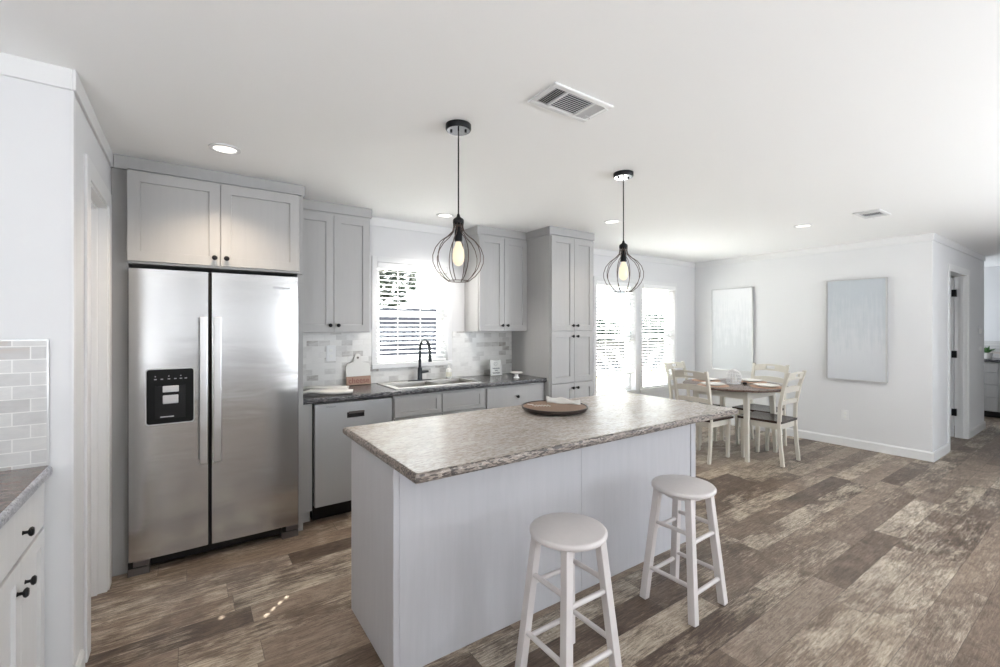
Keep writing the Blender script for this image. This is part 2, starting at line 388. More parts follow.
    def build(s, name, m, parent=None, smooth=False, world=True, bevel=0.):
        if parent is not None and world:
            bmesh.ops.translate(s.b, vec=-parent_origin(parent), verts=s.b.verts)
        bmesh.ops.recalc_face_normals(s.b, faces=s.b.faces)
        me = bpy.data.meshes.new(name); s.b.to_mesh(me); s.b.free()
        if smooth:
            for p in me.polygons: p.use_smooth = True
        o = bpy.data.objects.new(name, me); COL.objects.link(o)
        me.materials.append(M[m] if isinstance(m, str) else m)
        if parent is not None: o.parent = parent
        if smooth == 'auto':
            md = o.modifiers.new('edge', 'EDGE_SPLIT'); md.split_angle = R(40)
        if bevel:
            md = o.modifiers.new('bevel', 'BEVEL'); md.width = bevel; md.segments = 2; md.limit_method = 'ANGLE'
        return o

def parent_origin(p):
    v = Vector((0, 0, 0))
    while p is not None: v += p.location; p = p.parent
    return v

def tag(o, label=None, cat=None, group=None, kind=None):
    if label: o['label'] = label
    if cat: o['category'] = cat
    if group: o['group'] = group
    if kind: o['kind'] = kind
    return o
def thing(name, label, cat, loc=(0, 0, 0), group=None, rz=0):
    o = bpy.data.objects.new(name, None); COL.objects.link(o); o.location = loc; o.rotation_euler = (0, 0, rz)
    o.empty_display_size = .1
    return tag(o, label, cat, group)
def struct(name, mb, m, parent=None):
    o = mb.build(name, m, parent)
    if parent is None: o['kind'] = 'structure'
    return o
def copy_thing(root, loc, rz, label, group=None):
    r = root.copy(); COL.objects.link(r); r.location = loc; r.rotation_euler = (0, 0, rz); r['label'] = label
    if group: r['group'] = group
    for ch in list(root.children):
        c = ch.copy(); COL.objects.link(c); c.parent = r
        for g in list(ch.children):
            d = g.copy(); COL.objects.link(d); d.parent = c
    return r
FY = lambda x, y, z: Matrix(((1, 0, 0, x), (0, -1, 0, y), (0, 0, 1, z), (0, 0, 0, 1)))     # local face looks to -Y (mirrors depth)
FX = lambda x, y, z: Matrix(((0, 1, 0, x), (1, 0, 0, y), (0, 0, 1, z), (0, 0, 0, 1)))      # local face looks to +X, u runs along +Y
FMX = lambda x, y, z: Matrix(((0, -1, 0, x), (1, 0, 0, y), (0, 0, 1, z), (0, 0, 0, 1)))    # looks to -X

def text_mesh(name, body, size, mx, m, parent, ext=.0006, font_shear=0.):
    cu = bpy.data.curves.new('lettering', 'FONT'); cu.body = body; cu.size = size; cu.extrude = ext; cu.align_x = 'CENTER'; cu.align_y = 'CENTER'; cu.shear = font_shear
    ob = bpy.data.objects.new('lettering', cu); COL.objects.link(ob)
    dg = bpy.context.evaluated_depsgraph_get(); me = bpy.data.meshes.new_from_object(ob.evaluated_get(dg))
    COL.objects.unlink(ob); bpy.data.objects.remove(ob); bpy.data.curves.remove(cu)
    me.transform(Matrix.Translation(-parent_origin(parent)) @ mx)
    o = bpy.data.objects.new(name, me); COL.objects.link(o); me.materials.clear(); me.materials.append(M[m]); o.parent = parent
    return o
TXT_Y = lambda x, y, z: Matrix(((1, 0, 0, x), (0, 0, -1, y), (0, 1, 0, z), (0, 0, 0, 1)))  # text on a face that looks to -Y

def knob_y(x, y, z, parent):           # knob on a face looking to -Y
    mb = MB(); mb.lathe([(.0075, 0), (.005, .004), (.005, .016), (.013, .02), (.0155, .026), (.012, .032), (.004, .033)], 16, mx=Matrix.Translation((x, y, z)) @ Matrix.Rotation(R(90), 4, 'X'))
    return mb.build('knob', 'black_m', parent, smooth=True)
def knob_x(x, y, z, parent):           # knob on a face looking to +X
    mb = MB(); mb.lathe([(.0075, 0), (.005, .004), (.005, .012), (.013, .016), (.0155, .021), (.012, .026), (.004, .027)], 16, mx=Matrix.Translation((x, y, z)) @ Matrix.Rotation(R(90), 4, 'Y'))
    return mb.build('knob', 'black_m', parent, smooth=True)

CEIL = 2.403
YK = 3.938          # kitchen wall
XR = 6.407          # dining wall
YH = 1.251          # hall wall
XL = -.367          # pantry wall
YN = 2.332          # wall facing the camera on the left
WT = .14

# ------------------------------------------------------------------ the setting
struct('floor', MB().box(-3.1, 12.1, -3.1, YK+WT, -.1, 0), 'floor')
struct('ceiling', MB().box(-3.1, 12.1, -3.1, YK+WT, CEIL, CEIL+.1), 'ceil')

KW = (1.389, 2.100, 1.085, 2.005)      # kitchen window opening x0,x1,z0,z1
D1 = (4.225, 4.985, .555, 2.005)
D2 = (5.130, 5.880, .555, 2.005)
def wall_with_holes(name, x0, x1, y0, y1, holes):
    mb = MB(); xs = x0
    for hx0, hx1, hz0, hz1 in sorted(holes):
        mb.box(xs, hx0, y0, y1, 0, CEIL); mb.box(hx0, hx1, y0, y1, 0, hz0); mb.box(hx0, hx1, y0, y1, hz1, CEIL); xs = hx1
    mb.box(xs, x1, y0, y1, 0, CEIL)
    return struct(name, mb, 'wall')
wall_with_holes('wall_back', -3.1, 12.1, YK, YK+WT, [KW, D1, D2])
# dining wall, hall wall with its doorway, far walls
struct('wall_right', MB().box(XR, XR+.11, YH, YK, 0, CEIL), 'wall')
HD = (7.107, 8.064, 2.075)
mb = MB(); mb.box(XR+.11, HD[0], YH, YH+.11, 0, CEIL); mb.box(HD[1], 9.1, YH, YH+.11, 0, CEIL); mb.box(HD[0], HD[1], YH, YH+.11, HD[2], CEIL)
struct('wall_hall', mb, 'wall')
struct('wall_bedroom', MB().box(8.99, 9.1, YH+.11, YK, 0, CEIL), 'wall')
struct('wall_far', MB().box(10.85, 10.95, -3.1, YK, 0, CEIL), 'wall')
struct('wall_utility', MB().box(9.1, 10.85, 2.9, 3.0, 0, CEIL), 'wall')
struct('wall_living_right', MB().box(XR, XR+.11, -3.1, -2.7, 0, CEIL).box(XR, XR+.11, -1.2, -.9, 0, CEIL).box(XR, XR+.11, -2.7, -1.2, 0, .75).box(XR, XR+.11, -2.7, -1.2, 2.05, CEIL), 'wall')
struct('wall_hall_front', MB().box(XR+.11, 10.85, -1.01, -.9, 0, CEIL), 'wall')
# left: wall facing the camera, pantry wall with its doorway
PD = (2.636, 3.185, 2.072)
struct('wall_left_front', MB().box(-3.0, XL, YN, YN+.12, 0, CEIL), 'wall')
mb = MB(); mb.box(XL-.11, XL, YN+.12, PD[0], 0, CEIL); mb.box(XL-.11, XL, PD[1], YK, 0, CEIL); mb.box(XL-.11, XL, PD[0], PD[1], PD[2], CEIL)
struct('wall_left', mb, 'wall')
# living room shell behind the camera, with the windows the daylight comes in by
def shell_windows(name, axis, a0, a1, p0, p1, holes):
    mb = MB(); s = a0
    def bx(u0, u1, z0, z1):
        if axis == 'x': mb.box(u0, u1, p0, p1, z0, z1)
        else: mb.box(p0, p1, u0, u1, z0, z1)
    for h0, h1, z0, z1 in sorted(holes):
        bx(s, h0, 0, CEIL); bx(h0, h1, 0, z0); bx(h0, h1, z1, CEIL); s = h1
    bx(s, a1, 0, CEIL)
    struct(name, mb, 'wall')
shell_windows('wall_rear', 'x', -3.1, 6.407, -3.1, -2.98, [(-.4, 1.7, .9, 2.0), (1.95, 2.75, .9, 2.0), (3.0, 5.6, .6, 2.1)])
struct('wall_far_left', MB().box(-3.1, -2.98, -2.98, YN, 0, CEIL), 'wall')

# baseboards
def base_y(name, x0, x1, y, s=1):      # along X on a wall looking to -Y
    struct(name, MB().prism([(y, 0), (y-.014, 0), (y-.014, .085), (y-.006, .1), (y, .1)], 'x', x0, x1), 'trim')
def base_x(name, x, y0, y1, s):        # along Y; s = side it sticks out to
    struct(name, MB().prism([(x, 0), (x+s*.014, 0), (x+s*.014, .085), (x+s*.006, .1), (x, .1)], 'y', y0, y1), 'trim')
base_x('baseboard_right', XR, YH-.014, YK-.014, -1)
base_y('baseboard_hall', XR, HD[0]-.06, YH)
base_y('baseboard_hall_end', HD[1]+.06, 9.114, YH)
base_y('baseboard_back', 3.52, XR, YK)
base_x('baseboard_left', XL, YN-.014, PD[0]-.15, 1)
base_y('baseboard_left_front', -.42, XL, YN)

# crown boards
def crown_y(name, x0, x1, y, s=-1):
    struct(name, MB().box(x0, x1, min(y, y+s*.012), max(y, y+s*.012), 2.325, CEIL, .002, 1), 'trim')
def crown_x(name, x, y0, y1, s):
    struct(name, MB().box(min(x, x+s*.012), max(x, x+s*.012), y0, y1, 2.325, CEIL, .002, 1), 'trim')
crown_y('trim_1', 1.25, 2.285, YK)
crown_y('trim_2', 3.51, XR, YK)
crown_x('trim_3', XR, YH-.012, YK-.012, -1)
crown_y('trim_4', XR, 9.112, YH)
crown_x('trim_5', XL, YN-.012, 3.324, 1)
crown_y('trim_6', -2.98, XL, YN)
# outside corner beads of the left wall
struct('trim_7', MB().box(XL-.002, XL+.004, YN-.004, YN+.03, .1, 2.325), 'trim')

# pantry doorway: casing, jamb
mb = MB(); mb.box(XL, XL+.012, PD[0]-.085, PD[0], 0, PD[2]+.085, .002, 1); mb.box(XL, XL+.012, PD[1], PD[1]+.085, 0, PD[2]+.085, .002, 1); mb.box(XL, XL+.012, PD[0], PD[1], PD[2], PD[2]+.085, .002, 1)
d1 = struct('door_1', mb, 'trim')
mb = MB(); mb.box(XL-.115, XL+.004, PD[1]-.016, PD[1], 0, PD[2]-.016); mb.box(XL-.115, XL+.004, PD[0], PD[0]+.016, 0, PD[2]-.016); mb.box(XL-.115, XL+.004, PD[0], PD[1], PD[2]-.016, PD[2])
mb.box(XL-.07, XL-.035, PD[1]-.028, PD[1]-.016, 0, PD[2]-.028); mb.box(XL-.07, XL-.035, PD[0]+.016, PD[1]-.016, PD[2]-.028, PD[2]-.016)
mb.build('jamb', 'trim', d1)
MB().box(-.448, -.434, PD[1]-.0175, PD[1]-.0155, .935, 1.0, .0005, 1).build('strike_plate', 'black_m', d1)
# hall doorway with its open door
mb = MB(); mb.box(HD[0]-.06, HD[0], YH-.012, YH, 0, HD[2]+.06, .002, 1); mb.box(HD[1], HD[1]+.06, YH-.012, YH, 0, HD[2]+.06, .002, 1); mb.box(HD[0], HD[1], YH-.012, YH, HD[2], HD[2]+.06, .002, 1)
d2 = struct('door_2', mb, 'trim')
mb = MB(); mb.box(HD[0], HD[0]+.018, YH-.004, YH+.114, 0, HD[2]-.018); mb.box(HD[1]-.018, HD[1], YH-.004, YH+.114, 0, HD[2]-.018); mb.box(HD[0], HD[1], YH-.004, YH+.114, HD[2]-.018, HD[2])
mb.box(HD[1]-.03, HD[1]-.018, YH+.03, YH+.065, 0, HD[2]-.03)
mb.build('jamb', 'trim', d2)
dp = MB().shaker(FMX(HD[1]-.055, YH+.12, .01), .8, 2.03, .11, .035, .008).build('door_panel', 'trim', d2)
for z in (.28, 1.02, 1.80):
    MB().box(HD[1]-.064, HD[1]-.018, YH+.09, YH+.135, z, z+.09, .002, 1).build('hinge', 'black_m', d2)

# ------------------------------------------------------------------ windows
def window(name, w, sashes=2, sill=True):
    x0, x1, z0, z1 = w
    mb = MB(); c = .05
    mb.box(x0-c, x0, YK-.012, YK, z0-.02, z1+c, .002, 1); mb.box(x1, x1+c, YK-.012, YK, z0-.02, z1+c, .002, 1); mb.box(x0, x1, YK-.012, YK, z1, z1+c, .002, 1)
    mb.box(x0-c, x1+c, YK-.02, YK, z0-.045, z0, .004, 2)
    root = struct(name, mb, 'trim')
    fr = MB(); y0, y1 = YK+.07, YK+WT; f = .045
    fr.box(x0, x0+f, y0, y1, z0, z1); fr.box(x1-f, x1, y0, y1, z0, z1); fr.box(x0+f, x1-f, y0, y1, z0, z0+f); fr.box(x0+f, x1-f, y0, y1, z1-f, z1)
    zm = (z0+z1)/2
    fr.box(x0+f, x1-f, y0, y1-.02, zm-.025, zm+.025)
    fr.build('window_frame', 'trim', root)
    MB().box(x0+f, x1-f, y1-.05, y1-.045, z0+f, zm-.025).build('pane', 'glass', root)
    MB().box(x0+f, x1-f, y1-.03, y1-.025, zm+.025, z1-f).build('pane', 'glass', root)
    return root
window('window_1', KW); window('window_2', D1); window('window_3', D2)
# rear windows (seen only in reflections): frames round the openings
def rear_blind(label, x0, x1, zb, zt):
    root = thing('window_blind', label, 'blind', ((x0+x1)/2, -2.9, zb), 'living room blinds')
    mb = MB(); z = zt
    while z > zb:
        mb.bar((x0, -2.90, z), (x1, -2.90, z), .003, .05, up=(0, -.78, .62)); z -= .045
    mb.build('slats', 'slat', root)
    MB().box(x0, x1, -2.93, -2.87, zt+.01, zt+.06).build('headrail', 'slat', root)
rear_blind('white slat blind on the living room window behind the camera', -.38, 1.68, .93, 1.94)
def rear_window(name, x0, x1, z0, z1):
    mb = MB()
    for a in (x0, (x0+x1)/2-.03, x1-.06): mb.box(a, a+.06, -2.96, -2.94, z0, z1)
    mb.box(x0, x1, -2.96, -2.94, z0, z0+.05); mb.box(x0, x1, -2.96, -2.94, z1-.05, z1)
    struct(name, mb, 'trim')
mb = MB()
for q in (-2.7, -1.98, -1.26): mb.box(XR+.03, XR+.06, q, q+.06, .75, 2.05)
mb.box(XR+.03, XR+.06, -2.7, -1.2, .75, .8).box(XR+.03, XR+.06, -2.7, -1.2, 2.0, 2.05)
struct('added_window_6', mb, 'trim')  # unseen window added around the side fill
rear_window('window_4', -.4, 1.7, .9, 2.0); rear_window('added_window_7', 1.95, 2.75, .9, 2.0); rear_window('window_5', 3.0, 5.6, .6, 2.1)  # the narrow middle one is added to frame the stool-shadow light

def blind(label, w, zb, tilt, cords, holes=(), pitch=.0415, proud=.0):
    x0, x1, z0, z1 = w; x0 += .006; x1 -= .006
    root = thing('window_blind', label, 'blind', ((x0+x1)/2, YK+.03, zb), 'white horizontal slat blinds')
    yc = YK+.034
    MB().box(x0-.0, x1+.0, YK-.008-proud, YK+.06, z1-.052, z1-.002, .003, 1).build('headrail', 'slat', root)
    ct, st = math.cos(tilt), math.sin(tilt); hw = .025
    def P(x, s, t):      # s across the slat (+ = outdoors), t thickness
        return (x, yc+s*ct+t*st, -s*st+t*ct)
    mb = MB(); z = z1-.075; k = 0; zs = []
    while z > zb+.03:
        zs.append(z); z -= pitch
    def slab(xa, xb, sa, sb, z):
        vs = [mb.b.verts.new(Vector(P(x, s, t))+Vector((0, 0, z))) for x in (xa, xb) for s in (sa, sb) for t in (-.0014, .0014)]
        for f in ((0, 1, 3, 2), (4, 6, 7, 5), (0, 4, 5, 1), (2, 3, 7, 6), (0, 2, 6, 4), (1, 5, 7, 3)): mb.b.faces.new([vs[i] for i in f])
    for z in zs:
        cut = [hx for hx, za, zb_ in holes if za <= z <= zb_]
        if not cut: slab(x0, x1, -hw, hw, z); continue
        xs = x0
        for hx in sorted(cut):
            slab(xs, hx-.007, -hw, hw, z); slab(hx-.007, hx+.007, -hw, -.012, z); slab(hx-.007, hx+.007, .012, hw, z); xs = hx+.007
        slab(xs, x1, -hw, hw, z)
    mb.build('slats', 'slat', root)
    MB().box(x0, x1, yc-.024, yc+.024, zb, zb+.018, .003, 1).build('bottom_rail', 'slat', root)
    for xx in cords:
        MB().box(xx-.006, xx+.006, yc-.027, yc-.0255, zb, z1-.05).build('ladder_cord', 'slat', root)
    return root
BT = R(-12)
blind('white slat blind on the window above the kitchen sink', KW, KW[2]+.005, BT, (1.589, 1.815), holes=[(1.857, 1.64, 1.855), (1.568, 1.655, 1.70)])
blind('white slat blind hanging short of the sill beside the tall pantry cabinet', D1, .775, BT, (4.41, 4.66))
blind('white slat blind let down to the sill on the window nearest the dining wall', D2, D2[2]+.005, BT, (5.27, 5.50), proud=.02)

# ------------------------------------------------------------------ refrigerator
FX0, FX1, FXM = -.289, .612, .104
fr = thing('refrigerator', 'stainless steel side-by-side refrigerator with black water dispenser', 'refrigerator', ((FX0+FX1)/2, 3.55, 0))
MB().box(FX0+.005, FX1-.005, 3.345, 3.92, .02, 1.745, .004, 1).build('cabinet_body', 'dkgrey', fr)
def fridge_door(x0, x1):
    mb = MB(); n = 10; poly = []
    for i in range(n+1):
        a = i/n; x = x0+(x1-x0)*a; e = min(a, 1-a)
        y = 3.270 + .006*(2*a-1)**2
        poly.append((x, y))
    poly[0] = (x0, 3.29); poly.insert(1, (x0+.006, 3.2765)); poly[-1] = (x1, 3.29); poly.insert(-1, (x1-.006, 3.2765))
    poly += [(x1, 3.338), (x0, 3.338)]
    mb.prism(poly, 'z', .083, 1.757)
    return mb.build('door', 'steel', fr, smooth='auto')
dl = fridge_door(FX0, FXM-.004); dr = fridge_door(FXM+.004, FX1)
MB().box(FXM-.004, FXM+.004, 3.30, 3.338, .083, 1.757).build('door_gap', 'gap', fr)
def fridge_handle(x0, x1, par):
    h = MB().prism([(3.210, .60), (3.201, .80), (3.198, 1.04), (3.201, 1.28), (3.210, 1.482), (3.222, 1.482), (3.214, 1.28), (3.211, 1.04), (3.214, .80), (3.222, .60)], 'x', x0, x1).build('handle', 'steel2', par, bevel=.003)
    for z in (.62, 1.44): MB().box(x0+.008, x1-.008, 3.215, 3.272, z, z+.028).build('handle_mount', 'dkgrey', par)
fridge_handle(.050, .088, dl); fridge_handle(.121, .159, dr)
# dispenser
DX0, DX1, DZ0, DZ1 = -.203, .020, .857, 1.173
def rrect(x0, x1, z0, z1, r, n=5):
    p = []
    for cx, cz, a0 in ((x1-r, z0+r, -90), (x1-r, z1-r, 0), (x0+r, z1-r, 90), (x0+r, z0+r, 180)):
        for i in range(n+1): a = R(a0+90*i/n); p.append((cx+r*math.cos(a), cz+r*math.sin(a)))
    return p
MB().prism(rrect(DX0-.006, DX1+.006, DZ0-.006, DZ1+.006, .018), 'y', 3.263, 3.285).build('dispenser_bezel', 'silver', dl)
disp = MB().prism(rrect(DX0, DX1, DZ0, DZ1, .014), 'y', 3.260, 3.284).build('dispenser', 'gloss_black', dl)
MB().box(-.165, -.02, 3.2585, 3.2605, .885, 1.075, .0005, 1).build('dispenser_recess', 'black', dl)
MB().box(-.128, -.052, 3.247, 3.2605, 1.040, 1.076, .002, 1).build('paddle', 'silver', dl)
MB().box(-.128, -.054, 3.249, 3.2605, .972, 1.022, .004, 2).build('paddle', 'silver', dl)
for i, xx in enumerate((-.168, -.138, -.105, -.075, -.048, -.024)):
    MB().box(xx, xx+.012, 3.2588, 3.2602, 1.114, 1.119).build('control_icon', 'icon', dl)
    if i % 2 == 0: MB().box(xx+.003, xx+.008, 3.2588, 3.2602, 1.13, 1.136).build('control_icon', 'icon', dl)
MB().box(-.14, -.075, 3.2575, 3.2605, .893, .899).build('drip_tray', 'silver', dl)
text_mesh('logo', 'Whirlpool', .024, TXT_Y(.503, 3.2705, 1.679), 'print', dr)
MB().box(FX0+.1, FX1-.1, 3.33, 3.40, .018, .078, .003, 1).build('base_grille', 'black', fr)
for a, b in ((FX0, FX0+.10), (FX1-.105, FX1-.004)):
    f = MB().box(a, b, 3.275, 3.36, 0, .042, .002, 1).box(a+.025, b, 3.275, 3.36, .048, .078, .002, 1).build('foot_cover', 'dkgrey', fr)
    MB().box(a+.002, b-.002, 3.282, 3.36, .040, .079).build('foot_slot', 'black', f)

# ------------------------------------------------------------------ wall cabinets and the tall ones
def crown_box(mb, x0, x1, y0, y1, over=.012):
    mb.box(x0, x1, y0-over, y1, 2.325, CEIL-.001, .002, 1)
def doors_y(parent, x0, x1, z0, z1, yf, knob_z, gap=.003, n=2, xm=None):
    xm = xm or (x0+x1)/2
    spans = [(x0, xm-gap/2), (xm+gap/2, x1)]
    for k, (a, b) in enumerate(spans):
        d = MB().shaker(FY(a, yf, z0), b-a, z1-z0).build('door', 'cab', parent)
        knob_y((b-.030) if k == 0 else (a+.030), yf, knob_z, d)
# surround over the fridge: cabinet, left filler, right panel
sc_ = thing('fridge_surround_cabinet', 'grey wall cabinet with side panels built around the refrigerator', 'cabinet', ((FX0+FX1)/2, 3.64, 0))
mb = MB(); mb.box(FX0+.002, FX1-.002, 3.283, YK-.002, 1.785, 2.325); mb.build('cabinet_box', 'cab', sc_)
mb = MB(); mb.box(XL+.001, FX0-.002, 3.345, 3.365, 0, 2.325); mb.build('filler_panel', 'cab', sc_)
mb = MB(); mb.box(FX1+.001, .651, 3.345, YK-.002, 0, 2.325); mb.build('side_panel', 'cab', sc_)
mb = MB(); mb.box(FX1, FX1+.03, 3.30, 3.345, 1.785, 2.325); mb.build('face_stile', 'cab', sc_)
mb = MB(); mb.box(XL+.013, .660, 3.324, YK-.002, 2.325, CEIL-.001, .002, 1); mb.box(FX0, FX1+.02, 3.268, 3.324, 2.318, 2.325); mb.build('crown_board', 'cab', sc_)
doors_y(sc_, FX0, FX1, 1.797, 2.307, 3.262, 1.845, xm=.158)

def wall_cabinet(label, x0, x1, dx0, dx1, crown0, crown1, xm):
    t = thing('wall_cabinet', label, 'cabinet', ((x0+x1)/2, YK-.14, 1.373), 'grey upper cabinets beside the sink window')
    MB().box(x0, x1, 3.677, YK-.002, 1.373, 2.325).build('cabinet_box', 'cab', t)
    MB().box(crown0, crown1, 3.664, YK-.002, 2.325, CEIL-.001, .002, 1).build('crown_board', 'cab', t)
    doors_y(t, dx0, dx1, 1.378, 2.305, 3.657, 1.432, xm=xm)
    return t
wall_cabinet('grey two-door wall cabinet right of the refrigerator', .653, 1.235, .66, 1.229, .661, 1.250, .940)
wall_cabinet('grey two-door wall cabinet between sink window and tall pantry cabinet', 2.299, 2.890, 2.306, 2.891, 2.285, 2.880, 2.600)
pc = thing('pantry_cabinet', 'tall grey pantry cabinet with stacked door pairs by the dining window', 'cabinet', (3.194, 3.62, 0))
MB().box(2.893, 3.494, 3.306, YK-.002, 0.1, 2.325).build('cabinet_box', 'cab', pc)
MB().box(2.90, 3.49, 3.37, YK-.002, 0, .1).build('toe_kick', 'black', pc)
MB().box(2.881, 3.506, 3.292, YK-.002, 2.325, CEIL-.001, .002, 1).build('crown_board', 'cab', pc)
for z0, z1, kz in ((1.379, 2.312, 1.431), (.861, 1.371, 1.323), (.115, .853, .803)):
    doors_y(pc, 2.903, 3.484, z0, z1, 3.286, kz, xm=3.208)

# ------------------------------------------------------------------ base run: filler cabinet, dishwasher, sink base, drawer base
t = thing('base_cabinet', 'narrow grey base filler between refrigerator panel and dishwasher', 'cabinet', (.69, 3.6, 0))
MB().box(.653, .722, 3.40, YK-.002, .1, .874).build('cabinet_box', 'cab', t)
MB().box(.653, .722, 3.47, YK-.002, 0, .1).build('toe_kick', 'cab', t)
dw = thing('dishwasher', 'stainless dishwasher with black pocket handle under the counter', 'dishwasher', (1.02, 3.6, 0))
MB().box(.726, 1.318, 3.43, YK-.005, .1, .872).build('tub', 'black', dw)
MB().box(.74, 1.31, 3.47, 3.9, 0.0, .12).build('toe_kick', 'black', dw)
dd = MB().box(.736, 1.309, 3.37, 3.43, .124, .862, .004, 2).build('door', 'dwsteel', dw)
MB().box(.960, 1.092, 3.3685, 3.375, .742, .786, .003, 1).build('pocket_handle', 'black', dd)
MB().box(.972, 1.090, 3.360, 3.372, .774, .790, .003, 1).build('handle_lip', 'dkgrey', dd)
text_mesh('logo', 'Whirlpool', .016, TXT_Y(.845, 3.3695, .838), 'print', dd)
sb = thing('sink_base_cabinet', 'grey base cabinet with two false fronts below the sink', 'cabinet', (1.76, 3.6, 0))
MB().box(1.322, 2.184, 3.39, YK-.002, .1, .72).box(1.322, 2.184, 3.39, 3.44, .72, .872).build('cabinet_box', 'cab', sb)
MB().box(1.322, 2.184, 3.46, 3.5, 0, .1).build('toe_kick', 'black', sb)
for a, b in ((1.330, 1.748), (1.754, 2.176)):
    MB().shaker(FY(a, 3.37, .70), b-a, .155, .05, .019, .009, .032).build('false_front', 'cab', sb)
    d = MB().shaker(FY(a, 3.37, .115), b-a, .575).build('door', 'cab', sb)
    knob_y(b-.03 if a < 1.5 else a+.03, 3.37, .64, d)
db = thing('drawer_base_cabinet', 'grey base cabinet with one wide drawer beside the tall pantry cabinet', 'cabinet', (2.54, 3.6, 0))
MB().box(2.186, 2.890, 3.39, YK-.002, .1, .872).build('cabinet_box', 'cab', db)
MB().box(2.186, 2.890, 3.46, YK-.002, 0, .1).build('toe_kick', 'black', db)
d = MB().box(2.206, 2.872, 3.371, 3.39, .662, .858, .002, 1).build('drawer', 'cab', db); knob_y(2.540, 3.371, .762, d)
for a, b in ((2.206, 2.536), (2.541, 2.872)):
    q = MB().shaker(FY(a, 3.37, .115), b-a, .54).build('door', 'cab', db); knob_y(b-.03 if a < 2.4 else a+.03, 3.37, .6, q)

# countertop with sink cut-out and rounded nosing
SX0, SX1, SY0, SY1 = 1.40, 2.165, 3.465, 3.80
def nosing(y, z0, z1, back, r=.012, sgn=1):
    p = [(back, z0)]
    for i in range(5): a = R(-90-90*i/4); p.append((y+sgn*(r+r*math.cos(a)), z0+r+r*math.sin(a)))
    for i in range(5): a = R(180-90*i/4); p.append((y+sgn*(r+r*math.cos(a)), z1-r+r*math.sin(a)))
    p.append((back, z1)); return p
ct = MB()
ct.prism(nosing(3.345, .875, .914, SY0), 'x', .653, 2.889)
ct.box(.653, SX0, SY0, YK-.010, .875, .914); ct.box(SX1, 2.889, SY0, YK-.010, .875, .914); ct.box(SX0, SX1, SY1, YK-.010, .875, .914)
tag(ct.build('countertop', 'counter'), 'dark speckled laminate countertop running along the kitchen wall', 'countertop')
# backsplash tiles
mb = MB(); mb.box(.653, KW[0]-.052, YK-.008, YK-.001, .915, 1.372); mb.box(KW[0]-.052, KW[1]+.052, YK-.008, YK-.001, .915, KW[2]-.047); mb.box(KW[1]+.052, 2.891, YK-.008, YK-.001, .915, 1.372)
tag(mb.build('tile_backsplash', 'tile'), 'pale marble subway tile backsplash behind the kitchen sink', 'backsplash')
mb = MB(); mb.box(-2.9, -.436, YN-.008, YN-.001, .905, 1.372)
tb = tag(mb.build('tile_backsplash', 'tile2'), 'grey marble subway tile backsplash on the wall at the left edge', 'backsplash')
MB().box(-.436, -.430, YN-.010, YN-.001, .905, 1.378).box(-2.9, -.436, YN-.010, YN-.001, 1.372, 1.378).build('edge_strip', 'frame', tb)

# sink
sk = thing('sink', 'stainless drop-in kitchen sink set into the dark countertop', 'sink', (1.8, 3.65, .914))
mb = MB()
X0, X1, Y0, Y1 = 1.365, 2.184, 3.430, 3.885
mb.box(X0, SX0+.012, Y0, Y1, .9145, .919); mb.box(SX1-.012, X1, Y0, Y1, .9145, .919); mb.box(SX0+.012, SX1-.012, Y0, SY0+.012, .9145, .919); mb.box(SX0+.012, SX1-.012, SY1-.012, Y1, .9145, .919)
mb.build('rim', 'sinksteel', sk)
for a, b in ((SX0+.012, 1.79), (1.81, SX1-.012)):
    mb = MB(); c, d_ = SY0+.012, SY1-.012; z0 = .745
    mb.box(a, a+.003, c, d_, z0, .9145); mb.box(b-.003, b, c, d_, z0, .9145); mb.box(a+.003, b-.003, c, c+.003, z0, .9145); mb.box(a+.003, b-.003, d_-.003, d_, z0, .9145); mb.box(a, b, c, d_, z0-.003, z0)
    mb.build('basin', 'sinksteel', sk)
# faucet
fa = thing('faucet', 'dark gooseneck faucet standing behind the kitchen sink', 'faucet', (1.765, 3.845, .919))
MB().prism([(1.765+.12*math.cos(a)*(1 if abs(math.cos(a)) > .3 else 1), 3.845+.028*math.sin(a)) for a in [2*PI*i/24 for i in range(24)]], 'z', .919, .925).build('deck_plate', 'faucet', fa)
MB().lathe([(.024, .925), (.022, .94), (.021, 1.03), (.016, 1.04)], 20, c=(1.765, 3.845, 0)).build('body', 'faucet', fa, smooth='auto')
pts = [(1.765, 3.845, 1.035), (1.765, 3.845, 1.12), (1.765, 3.842, 1.21)]
for i in range(13):
    a = PI*i/12; pts.append((1.765, 3.742+.10*math.cos(a), 1.215+.085*math.sin(a)))
pts += [(1.765, 3.635, 1.15), (1.765, 3.628, 1.105)]
MB().tube(pts, [.0135]*(len(pts)-2)+[.015, .0165], 12).build('spout', 'faucet', fa, smooth='auto')
MB().tube([(1.78, 3.845, .998), (1.815, 3.845, .999), (1.85, 3.843, 1.0)], [.014, .014, .011], 10).build('lever', 'faucet', fa, smooth='auto')

# soap bottle
so = thing('soap_bottle', 'white pump soap bottle standing at the right end of the sink', 'bottle', (2.07, 3.845, .919))
MB().lathe([(.026, 0), (.029, .006), (.029, .075), (.024, .09), (.011, .10), (.011, .108)], 20, c=(2.07, 3.845, .919)).build('bottle', 'soap', so, smooth='auto')
MB().lathe([(.0294, .018), (.0294, .062)], 20, c=(2.07, 3.845, .919), cap=False).build('label_band', 'soaplabel', so, smooth=True)
MB().lathe([(.013, .108), (.013, .12), (.005, .122), (.005, .14), (.011, .141), (.011, .15)], 14, c=(2.07, 3.845, .919)).tube([(2.07, 3.845, 1.064), (2.075, 3.815, 1.064), (2.075, 3.808, 1.058)], .0045, 8).build('pump', 'soap', so, smooth='auto')

